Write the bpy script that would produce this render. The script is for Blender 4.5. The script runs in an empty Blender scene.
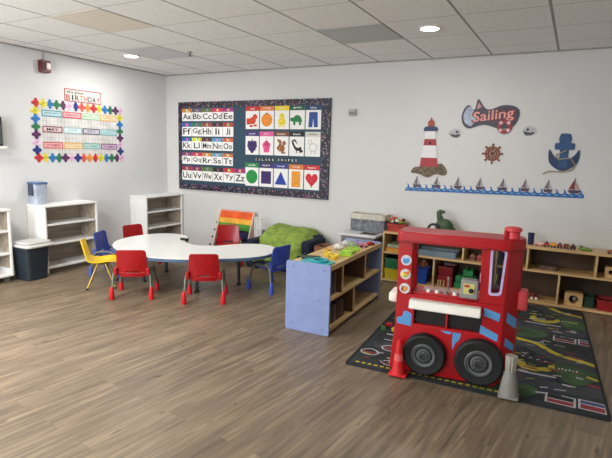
import bpy, math, random
from math import sin, cos, pi, radians as rad
from mathutils import Vector, Matrix
random.seed(7)
sc = bpy.context.scene
C = sc.collection

# ------------------------------------------------------------------ colour + materials
def S(r, g, b):
    f = lambda c: (c/255/12.92) if c/255 <= .04045 else ((c/255+.055)/1.055)**2.4
    return (f(r), f(g), f(b), 1)

_mats = {}
def mat(name, col, rough=.5, metal=0, var=.08, scale=8, bump=0, emit=0, alpha=1, coat=0, trans=0):
    if name in _mats: return _mats[name]
    m = bpy.data.materials.new(name); m.use_nodes = True
    nt = m.node_tree; n = nt.nodes; L = nt.links
    b = n['Principled BSDF']
    b.inputs['Roughness'].default_value = rough; b.inputs['Metallic'].default_value = metal
    tc = n.new('ShaderNodeTexCoord'); no = n.new('ShaderNodeTexNoise')
    no.inputs['Scale'].default_value = scale; no.inputs['Detail'].default_value = 4
    L.new(tc.outputs['Object'], no.inputs['Vector'])
    ramp = n.new('ShaderNodeValToRGB')
    lo = [max(0, c*(1-var*2)) for c in col[:3]]+[1]; hi = [min(1, c*(1+var*2)) for c in col[:3]]+[1]
    ramp.color_ramp.elements[0].color = lo; ramp.color_ramp.elements[1].color = hi
    ramp.color_ramp.elements[0].position = .3; ramp.color_ramp.elements[1].position = .7
    L.new(no.outputs['Fac'], ramp.inputs['Fac']); L.new(ramp.outputs['Color'], b.inputs['Base Color'])
    if bump:
        bp = n.new('ShaderNodeBump'); bp.inputs['Strength'].default_value = bump; bp.inputs['Distance'].default_value = .01
        n2 = n.new('ShaderNodeTexNoise'); n2.inputs['Scale'].default_value = scale*8
        L.new(tc.outputs['Object'], n2.inputs['Vector']); L.new(n2.outputs['Fac'], bp.inputs['Height'])
        L.new(bp.outputs['Normal'], b.inputs['Normal'])
    if emit:
        b.inputs['Emission Color'].default_value = col; b.inputs['Emission Strength'].default_value = emit
    if coat: b.inputs['Coat Weight'].default_value = coat
    if trans: b.inputs['Transmission Weight'].default_value = trans
    if alpha < 1: b.inputs['Alpha'].default_value = alpha
    _mats[name] = m
    return m

def wood(name, c1, c2, scale=6, rough=.45, axis=0):
    if name in _mats: return _mats[name]
    m = bpy.data.materials.new(name); m.use_nodes = True
    nt = m.node_tree; n = nt.nodes; L = nt.links; b = n['Principled BSDF']
    tc = n.new('ShaderNodeTexCoord'); mp = n.new('ShaderNodeMapping')
    s = [scale*4]*3; s[axis] = scale*.35
    mp.inputs['Scale'].default_value = s
    no = n.new('ShaderNodeTexNoise'); no.inputs['Scale'].default_value = 1; no.inputs['Detail'].default_value = 6
    no.inputs['Distortion'].default_value = .6
    r = n.new('ShaderNodeValToRGB'); r.color_ramp.elements[0].position = .32; r.color_ramp.elements[1].position = .68
    r.color_ramp.elements[0].color = c1; r.color_ramp.elements[1].color = c2
    L.new(tc.outputs['Object'], mp.inputs['Vector']); L.new(mp.outputs['Vector'], no.inputs['Vector'])
    L.new(no.outputs['Fac'], r.inputs['Fac']); L.new(r.outputs['Color'], b.inputs['Base Color'])
    b.inputs['Roughness'].default_value = rough
    _mats[name] = m; return m

def P(name, r, g, b, **k): return mat(name, S(r, g, b), **k)
WHITE = P('white_laminate', 232, 233, 231, rough=.45, var=.02)
BACKP = wood('greige_backing', S(142, 130, 116), S(182, 170, 154), 5, .6, 1)
MAPLE = wood('maple_wood', S(186, 150, 100), S(218, 184, 132), 5, .4, 0)
MAPLE2 = wood('maple_wood_lengthwise', S(190, 158, 108), S(218, 190, 138), 5, .4, 1)
DARKB = P('shaded_backing', 76, 60, 46, rough=.8, var=.1)  # cubby backs: the dim light inside is put into the colour
LILAC = P('lilac_laminate', 128, 144, 188, rough=.4, var=.03)
REDP = P('red_chair_plastic', 158, 6, 18, rough=.32, var=.04)
BLUEP = P('blue_chair_plastic', 50, 74, 160, rough=.35, var=.05)
YELP = P('yellow_chair_plastic', 248, 212, 12, rough=.35, var=.03)
REDS = P('red_foot_sleeve', 190, 16, 28, rough=.4)
BLUES = P('blue_foot_sleeve', 60, 80, 170, rough=.4)
CHROME = P('brushed_chrome', 150, 150, 140, rough=.3, metal=.75)
GREYM = P('grey_steel_tube', 120, 122, 112, rough=.4, metal=.5)
GOLD = P('brass_toned_legs', 190, 165, 80, rough=.35, metal=.6)
BLACK = P('black_plastic', 14, 14, 15, rough=.5)
TRED = P('red_truck_plastic', 172, 6, 20, rough=.35, var=.05, scale=3)
TREDD = P('dark_red_truck_plastic', 150, 12, 20, rough=.45)
TYRE = P('tyre_rubber', 13, 14, 16, rough=.6, bump=.2)
HUBG = P('grey_hub_plastic', 92, 94, 96, rough=.45, var=.1, scale=25)
HUBD = P('dark_hub_plastic', 52, 53, 55, rough=.5)
TWHITE = P('white_truck_plastic', 235, 232, 222, rough=.4, var=.02)
SKY = P('light_blue_sticker', 88, 150, 205, rough=.35, var=.05)
GREYP = P('grey_toy_plastic', 140, 142, 138, rough=.45, var=.05)
LAV = P('lavender_trim', 196, 176, 216, rough=.4, var=.03)
NAVY = P('navy_fabric', 16, 24, 48, rough=.9, var=.15, bump=.2)
LIME = P('lime_green_plush', 128, 152, 66, rough=.95, var=.16, scale=14, bump=.5)
PAPER = P('white_paper', 236, 236, 234, rough=.7, var=.01)
INK = P('black_ink', 16, 16, 20, rough=.7)
WALLW = None

# ------------------------------------------------------------------ mesh builder
class MB:
    def __init__(s): s.v = []; s.f = []; s.m = []
    def add(s, vs, fs, mi=0, M=None):
        o = len(s.v)
        s.v += [tuple(M @ Vector(v)) if M else tuple(v) for v in vs]
        s.f += [tuple(i+o for i in f) for f in fs]; s.m += [mi]*len(fs); return s
    def box(s, x0, x1, y0, y1, z0, z1, mi=0, M=None):
        vs = [(x, y, z) for z in (z0, z1) for y in (y0, y1) for x in (x0, x1)]
        fs = [(0, 2, 3, 1), (4, 5, 7, 6), (0, 1, 5, 4), (2, 6, 7, 3), (0, 4, 6, 2), (1, 3, 7, 5)]
        return s.add(vs, fs, mi, M)
    def prism(s, out, a, b, axis='z', mi=0, M=None):
        n = len(out)
        area = sum(out[i][0]*out[(i+1) % n][1]-out[(i+1) % n][0]*out[i][1] for i in range(n))
        if area < 0: out = out[::-1]
        f = {'z': lambda u, v, w: (u, v, w), 'y': lambda u, v, w: (u, w, v), 'x': lambda u, v, w: (w, u, v)}[axis]
        vs = [f(u, v, a) for u, v in out]+[f(u, v, b) for u, v in out]
        fs = [tuple(range(n))[::-1], tuple(range(n, 2*n))]+[(i, (i+1) % n, (i+1) % n+n, i+n) for i in range(n)]
        if (axis == 'y') != (b < a): fs = [t[::-1] for t in fs]
        return s.add(vs, fs, mi, M)
    def ring(s, outer, inner, a, b, axis='z', mi=0, M=None):
        n = len(outer)
        f = {'z': lambda u, v, w: (u, v, w), 'y': lambda u, v, w: (u, w, v), 'x': lambda u, v, w: (w, u, v)}[axis]
        vs = [f(u, v, w) for w in (a, b) for ol in (outer, inner) for u, v in ol]
        fs = []
        for i in range(n):
            j = (i+1) % n
            fs += [(i, i+n, j+n, j), (2*n+i, 2*n+j, 3*n+j, 3*n+i), (i, j, j+2*n, i+2*n), (n+i, 3*n+i, 3*n+j, n+j)]
        if axis == 'y': fs = [t[::-1] for t in fs]
        return s.add(vs, fs, mi, M)
    def cyl(s, p0, p1, r0, r1=None, n=16, mi=0):
        r1 = r0 if r1 is None else r1
        p0, p1 = Vector(p0), Vector(p1); d = (p1-p0).normalized()
        q = d.to_track_quat('Z', 'Y'); X = q @ Vector((1, 0, 0)); Y = q @ Vector((0, 1, 0))
        vs = [p+(X*cos(2*pi*i/n)+Y*sin(2*pi*i/n))*r for p, r in ((p0, r0), (p1, r1)) for i in range(n)]
        fs = [tuple(range(n))[::-1], tuple(range(n, 2*n))]+[(i, (i+1) % n, (i+1) % n+n, i+n) for i in range(n)]
        return s.add(vs, fs, mi)
    def lathe(s, prof, n=24, mi=0, M=None):
        vs = []; fs = []; k = len(prof)
        for r, z in prof:
            for i in range(n): vs.append((r*cos(2*pi*i/n), r*sin(2*pi*i/n), z))
        for j in range(k-1):
            for i in range(n):
                a = j*n+i; b = j*n+(i+1) % n
                fs.append((a, b, b+n, a+n))
        fs.append(tuple(range(n))[::-1]); fs.append(tuple(range((k-1)*n, k*n)))
        return s.add(vs, fs, mi, M)
    def tube(s, pts, r, n=10, mi=0, closed=False):
        pts = [Vector(p) for p in pts]; k = len(pts); vs = []; fs = []
        rr = r if isinstance(r, (list, tuple)) else [r]*k
        up = None
        for i, p in enumerate(pts):
            a = pts[i-1] if (i or closed) else pts[0]; b = pts[(i+1) % k] if (i < k-1 or closed) else pts[-1]
            t = (b-a).normalized()
            if up is None: up = t.orthogonal().normalized()
            up = (up-t*up.dot(t)).normalized(); w = t.cross(up)
            for j in range(n): vs.append(p+(up*cos(2*pi*j/n)+w*sin(2*pi*j/n))*rr[i])
        for i in range(k if closed else k-1):
            for j in range(n):
                a = i*n+j; b = i*n+(j+1) % n; i2 = (i+1) % k
                fs.append((a, b, i2*n+(j+1) % n, i2*n+j))
        if not closed: fs += [tuple(range(n))[::-1], tuple(range((k-1)*n, k*n))]
        return s.add(vs, fs, mi)
    def sphere(s, c, r, n=16, m=10, mi=0, M=None):
        if not isinstance(r, (tuple, list)): r = (r, r, r)
        vs = [(c[0], c[1], c[2]-r[2])]; fs = []
        for j in range(1, m):
            t = -pi/2+pi*j/m
            for i in range(n): vs.append((c[0]+r[0]*cos(t)*cos(2*pi*i/n), c[1]+r[1]*cos(t)*sin(2*pi*i/n), c[2]+r[2]*sin(t)))
        vs.append((c[0], c[1], c[2]+r[2])); T = len(vs)-1
        for i in range(n):
            fs.append((0, 1+(i+1) % n, 1+i)); fs.append((T, T-n+i, T-n+(i+1) % n))
            for j in range(m-2):
                a = 1+j*n+i; b = 1+j*n+(i+1) % n; fs.append((a, b, b+n, a+n))
        return s.add(vs, fs, mi, M)
    def warp(s, fn): s.v = [tuple(fn(*v)) for v in s.v]; return s
    def build(s, name, ms, parent=None, bevel=0, sub=0, seg=2):
        me = bpy.data.meshes.new(name); me.from_pydata(s.v, [], s.f)
        if not isinstance(ms, (list, tuple)): ms = [ms]
        for m in ms: me.materials.append(m)
        me.polygons.foreach_set('material_index', s.m)
        me.update(); me.shade_smooth(); me.set_sharp_from_angle(angle=rad(38))
        o = bpy.data.objects.new(name, me); C.objects.link(o)
        if bevel:
            b = o.modifiers.new('bevel', 'BEVEL'); b.width = bevel; b.segments = seg; b.limit_method = 'ANGLE'; b.angle_limit = rad(40)
        if sub:
            u = o.modifiers.new('sub', 'SUBSURF'); u.levels = sub; u.render_levels = sub
        if parent: o.parent = parent
        return o

def tag(o, label, cat, group=None):
    o['label'] = label; o['category'] = cat
    if group: o['group'] = group
    return o
def thing(name, label, cat, loc=(0, 0, 0), rz=0, group=None, rot=None):
    o = bpy.data.objects.new(name, None); C.objects.link(o); o.empty_display_size = .1
    o.location = loc; o.rotation_euler = rot if rot else (0, 0, rz)
    return tag(o, label, cat, group)
def struct(o): o['kind'] = 'structure'; return o
def copy_tree(o, parent=None):
    c = o.copy(); C.objects.link(c); c.parent = parent
    for ch in list(o.children): copy_tree(ch, c)
    return c

def rpoly(pts, r, seg=4):
    out = []; n = len(pts)
    for i in range(n):
        p = Vector(pts[i]); a = Vector(pts[i-1])-p; b = Vector(pts[(i+1) % n])-p
        ra = min(r, a.length*.49); rb = min(r, b.length*.49)
        A = p+a.normalized()*ra; B = p+b.normalized()*rb
        for k in range(seg+1):
            t = k/seg; q = A*(1-t)**2+p*2*t*(1-t)+B*t*t; out.append((q.x, q.y))
    return out
def rrect(x0, x1, y0, y1, r, seg=4): return rpoly([(x0, y0), (x1, y0), (x1, y1), (x0, y1)], r, seg)
def catmull(pts, k=6, closed=True):
    out = []; n = len(pts)
    for i in range(n if closed else n-1):
        g = (lambda j: Vector(pts[j % n])) if closed else (lambda j: Vector(pts[max(0, min(n-1, j))]))
        a, b, c, d = g(i-1), g(i), g(i+1), g(i+2)
        for j in range(k):
            t = j/k
            out.append(tuple(.5*((2*b)+(c-a)*t+(2*a-5*b+4*c-d)*t*t+(3*b-a-3*c+d)*t**3)))
    if not closed: out.append(tuple(pts[-1]))
    return out
def circle(cx, cy, r, n=24, ry=None, a0=0): return [(cx+r*cos(a0+2*pi*i/n), cy+(ry or r)*sin(a0+2*pi*i/n)) for i in range(n)]

_txt = {}
def text(s, w, h, cx, cy, z, m, parent, name='lettering', depth=.0006, shear=0):
    """flat lettering fitted to a w x h box centred on cx, cy in the local xy plane"""
    if s not in _txt:
        cu = bpy.data.curves.new('t', 'FONT'); cu.body = s; cu.resolution_u = 3; cu.offset = .012
        o = bpy.data.objects.new('t', cu); C.objects.link(o); bpy.context.view_layer.update()
        me = bpy.data.meshes.new_from_object(o.evaluated_get(bpy.context.evaluated_depsgraph_get()))
        bpy.data.objects.remove(o); _txt[s] = ([tuple(v.co) for v in me.vertices], [tuple(p.vertices) for p in me.polygons])
    vs, fs = _txt[s]
    x0 = min(v[0] for v in vs); x1 = max(v[0] for v in vs); y0 = min(v[1] for v in vs); y1 = max(v[1] for v in vs)
    k = h/(y1-y0); kx = min(w/(x1-x0), k*1.6)
    b = MB(); b.add([(cx+(v[0]-(x0+x1)/2)*kx+shear*(v[0]-(x0+x1)/2)*0, cy+(v[1]-(y0+y1)/2)*k+shear*(v[0]-(x0+x1)/2)*kx, z) for v in vs], fs)
    return b.build(name, m, parent)

RB = (pi/2, 0, 0)          # things on the back wall: local x right, y up, z out of the wall
RL = (pi/2, 0, pi/2)       # things on the left wall

# ------------------------------------------------------------------ room
H = 2.465
XR, YF = 7.6, -8.6
def wall_mat(name, col, rough=.55):
    m = mat(name, col, rough=rough, var=.012, scale=1.5, bump=.03); return m
WB = wall_mat('painted_wall_back', S(206, 206, 205)); WL = wall_mat('painted_wall_left', S(214, 216, 218))
o = MB().box(-.1, XR, 0, .1, 0, H).build('wall_back', WB); struct(o)
o = MB().box(-.1, 0, YF, 0, 0, H).build('wall_left', WL); struct(o)
o = MB().box(XR, XR+.1, YF, .1, 0, H).build('wall_right', WB); struct(o)
o = MB().box(-.1, XR+.1, YF-.1, YF, 0, H).build('wall_front', WB); struct(o)

# floor: greige vinyl planks running away from the camera
fm = bpy.data.materials.new('vinyl_plank_floor'); fm.use_nodes = True
nt = fm.node_tree; n = nt.nodes; L = nt.links; b = n['Principled BSDF']
tc = n.new('ShaderNodeTexCoord'); mp = n.new('ShaderNodeMapping'); mp.inputs['Rotation'].default_value = (0, 0, rad(97))
L.new(tc.outputs['Object'], mp.inputs['Vector'])
br = n.new('ShaderNodeTexBrick'); br.offset = .37; br.inputs['Scale'].default_value = 1
br.inputs['Brick Width'].default_value = 1.22; br.inputs['Row Height'].default_value = .152
br.inputs['Mortar Size'].default_value = .0016; br.inputs['Mortar Smooth'].default_value = .3
br.inputs['Color1'].default_value = (0, 0, 0, 1); br.inputs['Color2'].default_value = (1, 1, 1, 1); br.inputs['Mortar'].default_value = (.5, .5, .5, 1)
L.new(mp.outputs['Vector'], br.inputs['Vector'])
sep = n.new('ShaderNodeSeparateColor'); L.new(br.outputs['Color'], sep.inputs['Color'])
# shift the grain per plank
mul = n.new('ShaderNodeMath'); mul.operation = 'MULTIPLY'; mul.inputs[1].default_value = 13.7; L.new(sep.outputs[0], mul.inputs[0])
cmb = n.new('ShaderNodeCombineXYZ'); L.new(mul.outputs[0], cmb.inputs['Z'])
vadd = n.new('ShaderNodeVectorMath'); vadd.operation = 'ADD'; L.new(mp.outputs['Vector'], vadd.inputs[0]); L.new(cmb.outputs[0], vadd.inputs[1])
def grain(sx, sy, det, dist):
    m2 = n.new('ShaderNodeMapping'); m2.inputs['Scale'].default_value = (sx, sy, 1); L.new(vadd.outputs[0], m2.inputs['Vector'])
    g = n.new('ShaderNodeTexNoise'); g.inputs['Scale'].default_value = 1; g.inputs['Detail'].default_value = det; g.inputs['Distortion'].default_value = dist
    L.new(m2.outputs[0], g.inputs['Vector']); return g
g1 = grain(2.6, 38, 9, .5); g2 = grain(1.3, 9, 4, .3); g3 = grain(8.5, 26, 1.5, .15)
r1 = n.new('ShaderNodeValToRGB'); e = r1.color_ramp
e.elements[0].position = .28; e.elements[0].color = S(104, 90, 76); e.elements[1].position = .72; e.elements[1].color = S(158, 140, 115)
x = e.elements.new(.5); x.color = S(130, 114, 94)
L.new(g1.outputs['Fac'], r1.inputs['Fac'])
mx = n.new('ShaderNodeMix'); mx.data_type = 'RGBA'; mx.blend_type = 'MULTIPLY'; mx.inputs['Factor'].default_value = .6
r2 = n.new('ShaderNodeValToRGB'); r2.color_ramp.elements[0].position = .3; r2.color_ramp.elements[0].color = (.52, .50, .48, 1); r2.color_ramp.elements[1].position = .68
L.new(g2.outputs['Fac'], r2.inputs['Fac']); L.new(r1.outputs['Color'], mx.inputs['A']); L.new(r2.outputs['Color'], mx.inputs['B'])
mx2 = n.new('ShaderNodeMix'); mx2.data_type = 'RGBA'; mx2.blend_type = 'MULTIPLY'; mx2.inputs['Factor'].default_value = .8
r3 = n.new('ShaderNodeValToRGB'); r3.color_ramp.elements[0].position = .225; r3.color_ramp.elements[0].color = (.34, .27, .22, 1); r3.color_ramp.elements[1].position = .32
L.new(g3.outputs['Fac'], r3.inputs['Fac']); L.new(mx.outputs['Result'], mx2.inputs['A']); L.new(r3.outputs['Color'], mx2.inputs['B'])
mx3 = n.new('ShaderNodeMix'); mx3.data_type = 'RGBA'; mx3.blend_type = 'MULTIPLY'; mx3.inputs['Factor'].default_value = 1
r4 = n.new('ShaderNodeValToRGB'); r4.color_ramp.elements[0].color = (.84, .84, .84, 1); r4.color_ramp.elements[1].color = (1, 1, 1, 1)
L.new(sep.outputs[0], r4.inputs['Fac']); L.new(mx2.outputs['Result'], mx3.inputs['A']); L.new(r4.outputs['Color'], mx3.inputs['B'])
mx4 = n.new('ShaderNodeMix'); mx4.data_type = 'RGBA'; mx4.blend_type = 'MIX'; mx4.inputs['B'].default_value = S(84, 72, 62)
ms = n.new('ShaderNodeMath'); ms.operation = 'MULTIPLY'; ms.inputs[1].default_value = .28; L.new(br.outputs['Fac'], ms.inputs[0])
L.new(ms.outputs[0], mx4.inputs['Factor']); L.new(mx3.outputs['Result'], mx4.inputs['A']); L.new(mx4.outputs['Result'], b.inputs['Base Color'])
b.inputs['Roughness'].default_value = .42
bp = n.new('ShaderNodeBump'); bp.inputs['Strength'].default_value = .12; bp.inputs['Distance'].default_value = .004
L.new(g1.outputs['Fac'], bp.inputs['Height']); L.new(bp.outputs['Normal'], b.inputs['Normal'])
struct(MB().box(-.1, XR+.1, YF-.1, .1, -.08, 0).build('floor', fm))

# ceiling: 2 ft lay-in grid
def ceil_mat(name, c1, c2, grid=True):
    m = bpy.data.materials.new(name); m.use_nodes = True
    nt = m.node_tree; n = nt.nodes; L = nt.links; b = n['Principled BSDF']; b.inputs['Roughness'].default_value = .9
    tc = n.new('ShaderNodeTexCoord')
    no = n.new('ShaderNodeTexNoise'); no.inputs['Scale'].default_value = 38; no.inputs['Detail'].default_value = 5; no.inputs['Roughness'].default_value = .7
    L.new(tc.outputs['Object'], no.inputs['Vector'])
    r = n.new('ShaderNodeValToRGB'); r.color_ramp.elements[0].position = .34; r.color_ramp.elements[1].position = .6
    r.color_ramp.elements[0].color = c1; r.color_ramp.elements[1].color = c2
    L.new(no.outputs['Fac'], r.inputs['Fac'])
    out = r.outputs['Color']
    if grid:
        sx = n.new('ShaderNodeSeparateXYZ'); L.new(tc.outputs['Object'], sx.inputs[0])
        for ax, off, w, dark in ((0, 1.445, .010, .34), (1, -.39, .006, .58)):  # grid lines painted darker for the shadows at the tile reveals
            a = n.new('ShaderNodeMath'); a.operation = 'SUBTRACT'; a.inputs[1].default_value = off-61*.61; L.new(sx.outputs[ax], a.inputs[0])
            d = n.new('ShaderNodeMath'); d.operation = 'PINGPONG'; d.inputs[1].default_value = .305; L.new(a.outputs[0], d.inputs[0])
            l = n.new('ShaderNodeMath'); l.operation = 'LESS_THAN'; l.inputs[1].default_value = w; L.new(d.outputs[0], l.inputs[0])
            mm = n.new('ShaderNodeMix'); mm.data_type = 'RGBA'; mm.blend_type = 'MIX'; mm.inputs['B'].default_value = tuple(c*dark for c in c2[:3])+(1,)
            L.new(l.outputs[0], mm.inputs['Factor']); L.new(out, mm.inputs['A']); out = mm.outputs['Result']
    L.new(out, b.inputs['Base Color']); return m
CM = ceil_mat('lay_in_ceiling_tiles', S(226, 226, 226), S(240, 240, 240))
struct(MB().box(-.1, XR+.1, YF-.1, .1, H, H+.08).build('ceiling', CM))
TR = P('wall_angle_trim', 150, 147, 142, rough=.6)
struct(MB().box(0, XR, -.014, 0, H-.012, H).build('trim_back', TR))
struct(MB().box(0, .014, YF, -.014, H-.012, H).build('trim_left', TR))
for x, y, nm, c, lab in ((3.275+.61*0, -1.61, 'speckled_grey_tile', (190, 194, 196), 'grey perforated ceiling tile in front of the round light over the truck'),
                         (1.445, -2.83, 'stained_tile', (224, 218, 204), 'tan discoloured ceiling tile nearest the left edge of the ceiling'),
                         (.835, -1.61, 'blue_grey_tile', (208, 210, 216), 'pale blue grey ceiling tile beside the left round light')):
    m = ceil_mat(nm, S(*[v-10 for v in c]), S(*c), False)
    tag(MB().box(x+.012, x+.598, y+.010, y+.600, H-.003, H+.002).build('ceiling_tile', m), lab, 'ceiling tile')

# downlights
EM = mat('light_lens', (1, .97, .93, 1), emit=14)
LTR = P('light_trim', 235, 235, 232, rough=.4)
def downlight(x, y, lab, power, vis=True, r=.075):
    t = thing('recessed_downlight', lab, 'light', (x, y, H), 0, 'round recessed lights')
    MB().ring(circle(0, 0, r*1.25, 32), circle(0, 0, r, 32), -.008, .0).build('trim_ring', LTR, t)
    MB().cyl((0, 0, -.004), (0, 0, 0), r, r, 32).build('lens', EM, t)
    l = bpy.data.lights.new('downlight_lamp', 'AREA'); l.shape = 'DISK'; l.size = .16; l.energy = power; l.color = (1, .96, .9)
    ob = bpy.data.objects.new('downlight_lamp', l); C.objects.link(ob); ob.location = (x, y, H-.02); ob.parent = None
    return t
downlight(.73, -1.30, 'bright round recessed ceiling light near the left wall corner', 13)
downlight(4.19, -1.30, 'bright round recessed ceiling light over the toy fire truck', 9)
for x, y, pw in ((.9, -4.2, 38), (2.2, -4.4, 44), (5.9, -4.9, 3), (2.4, -7.2, 20), (5.9, -7.2, 3)):
    l = bpy.data.lights.new('room_lamp', 'AREA'); l.shape = 'DISK'; l.size = .5; l.energy = pw; l.color = (1, .95, .88)
    ob = bpy.data.objects.new('room_lamp', l); C.objects.link(ob); ob.location = (x, y, H-.05)
# added cool fill area light, out of view behind the camera; no window there
l = bpy.data.lights.new('cool_fill', 'AREA'); l.shape = 'RECTANGLE'; l.size = 2.2; l.size_y = 1.3; l.energy = 95; l.color = (.86, .93, 1)
ob = bpy.data.objects.new('cool_fill', l); C.objects.link(ob); ob.location = (3.0, YF+.1, 1.5); ob.rotation_euler = (rad(90), 0, rad(14))

for x, y, z, pw in ((1.4, -5.2, 1.35, 78), (2.4, -6.8, 1.3, 60)):  # added point fills out of view, put in to brighten the ceiling
    l = bpy.data.lights.new('ceiling_fill', 'POINT'); l.shadow_soft_size = .25; l.energy = pw; l.color = (.95, .98, 1)
    ob = bpy.data.objects.new('ceiling_fill', l); C.objects.link(ob); ob.location = (x, y, z)
# ------------------------------------------------------------------ ceiling / wall hardware
t = thing('sprinkler_head', 'small sprinkler head hanging from the ceiling near the left light', 'sprinkler', (1.55, -1.23, H))
MB().cyl((0, 0, -.006), (0, 0, 0), .03, .03, 16).build('escutcheon', CHROME, t)
MB().cyl((0, 0, -.04), (0, 0, -.006), .008, .01, 10).cyl((0, 0, -.045), (0, 0, -.04), .02, .02, 12).build('nozzle', GREYM, t)
t = thing('fire_alarm', 'dark red fire alarm strobe box high on the left wall', 'fire alarm', (0, -1.905, 2.29), rot=RL)
MB().prism(rrect(-.062, .062, -.066, .066, .012), 0, .055).build('housing', P('alarm_red', 92, 14, 24, rough=.4), t, bevel=.006)
MB().prism(rrect(.0, .046, -.036, .036, .008), .055, .075).build('strobe_lens', P('strobe_lens', 214, 190, 192, rough=.2), t, bevel=.006)
MB().prism(rrect(-.05, -.012, -.045, .045, .006), .055, .060).build('sounder_grille', P('alarm_dark', 74, 16, 22, rough=.5), t)
MB().box(-.006, .006, .066, H-2.29, 0, .010).build('conduit', P('conduit_grey', 170, 168, 164, rough=.5), t)
t = thing('wall_sensor', 'small white and grey sensor on the back wall right of the alphabet board', 'sensor', (2.975, 0, 1.905), rot=RB)
MB().prism(rrect(-.046, .046, -.040, .034, .010), 0, .035).build('housing', P('sensor_white', 168, 166, 160, rough=.5), t, bevel=.005)
MB().prism(rrect(-.036, .036, -.030, .004, .006), .035, .040).build('lens', P('sensor_grey', 110, 108, 106, rough=.3), t)
t = thing('wall_monitor', 'dark framed panel above a white ledge at the left edge', 'monitor', (0, -2.66, 1.40), rot=RL)
MB().box(-.2, .2, 0, .30, .0, .10).build('frame', P('charcoal_frame', 40, 44, 44, rough=.4), t, bevel=.008)
MB().box(-.17, .185, .025, .215, .10, .104).build('screen', P('grey_green_screen', 78, 86, 84, rough=.3, var=.15, scale=12), t)
t = thing('wall_ledge', 'white narrow wall ledge under the dark panel', 'shelf', (0, -2.66, 1.40), rot=RL)
MB().box(-.24, .225, -.03, -.001, 0, .13).build('board', WHITE, t, bevel=.004)

# ------------------------------------------------------------------ alphabet board
bx, bz, bw, bh = .254, .842, 2.434, 1.234
cm = bpy.data.materials.new('confetti_border'); cm.use_nodes = True
nt = cm.node_tree; n = nt.nodes; L = nt.links; b = n['Principled BSDF']; b.inputs['Roughness'].default_value = .5
tc = n.new('ShaderNodeTexCoord'); vo = n.new('ShaderNodeTexVoronoi'); vo.inputs['Scale'].default_value = 30; L.new(tc.outputs['Object'], vo.inputs['Vector'])
hs = n.new('ShaderNodeHueSaturation'); hs.inputs['Saturation'].default_value = .75; hs.inputs['Value'].default_value = .55; L.new(vo.outputs['Color'], hs.inputs['Color'])
lt = n.new('ShaderNodeMath'); lt.operation = 'LESS_THAN'; lt.inputs[1].default_value = .38; L.new(vo.outputs['Distance'], lt.inputs[0])
mm = n.new('ShaderNodeMix'); mm.data_type = 'RGBA'; mm.inputs['A'].default_value = S(24, 22, 40); L.new(lt.outputs[0], mm.inputs['Factor'])
mm2 = n.new('ShaderNodeMix'); mm2.data_type = 'RGBA'; mm2.blend_type = 'MULTIPLY'; mm2.inputs['Factor'].default_value = .8; mm2.inputs['B'].default_value = S(190, 130, 150)
L.new(hs.outputs['Color'], mm2.inputs['A']); L.new(mm2.outputs['Result'], mm.inputs['B']); L.new(mm.outputs['Result'], b.inputs['Base Color'])
t = thing('bulletin_board', 'teal bulletin board with dark confetti border on the back wall', 'bulletin board', (bx, -.0012, bz), rot=RB)
MB().box(.02, bw-.02, .02, bh-.02, 0, .018).build('backing_panel', P('teal_board_paper', 30, 64, 84, rough=.6, var=.06, scale=3), t)
MB().ring([(0, 0), (bw, 0), (bw, bh), (0, bh)], [(.055, .085), (bw-.11, .085), (bw-.11, bh-.075), (.055, bh-.075)], 0, .024).build('confetti_border', cm, t)

def wcard(name, lab, cat, x, y, w, h, group, z=.0185, base=(bx, bz)):
    t = thing(name, lab, cat, (base[0]+x, -z-.0014, base[1]+y), 0, group, RB)
    MB().box(0, w, 0, h, 0, .001).build('card', PAPER, t)
    return t
rows = [('ABCDE', .066, .982, .970, 1.142, [(214, 130, 60), (92, 96, 104), (96, 110, 52), (204, 36, 96), (150, 44, 120)]),
        ('FGHIJ', .064, .982, .757, .947, [(60, 96, 160), (34, 120, 74), (150, 70, 66), (66, 40, 50), (168, 60, 52)]),
        ('KLMNO', .062, .977, .566, .739, [(44, 100, 170), (214, 208, 50), (84, 40, 46), (70, 150, 190), (206, 90, 70)]),
        ('PQRST', .059, .977, .364, .531, [(120, 60, 110), (190, 50, 100), (206, 120, 60), (90, 160, 170), (196, 110, 70)]),
        ('UVWXYZ', .056, 1.187, .133, .330, [(150, 40, 80), (128, 40, 96), (90, 120, 50), (40, 36, 40), (196, 40, 60), (150, 44, 110)])]
place = ['top', 'second', 'third', 'fourth', 'bottom']
for ri, (ls, x0, x1, y0, y1, cols) in enumerate(rows):
    w = (x1-x0)/len(ls)
    for i, ch in enumerate(ls):
        c = cols[i]
        t = wcard('alphabet_card', f'white letter card reading {ch}{ch.lower()} in the {place[ri]} row of alphabet cards', 'letter card', x0+i*w+.003, y0, w-.006, y1-y0, 'alphabet cards on the board')
        hh = (y1-y0)*.30
        MB().box(0, w-.006, y1-y0-hh, y1-y0, .001, .0018).build('header_strip', P(f'header_{c[0]}_{c[1]}_{c[2]}', *c, rough=.6, var=.3, scale=40), t)
        MB().prism(circle(w*.5, y1-y0-hh*.5, hh*.34, 10), .0018, .0024).build('header_picture', P(f'pic_{c[1]}_{c[0]}', min(255, c[2]+90), min(255, c[0]+40), min(255, c[1]+70), rough=.6), t)
        text(ch+ch.lower(), w*.80, (y1-y0)*.46, w*.49, (y1-y0)*.37, .002, INK, t, 'letters')

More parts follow.
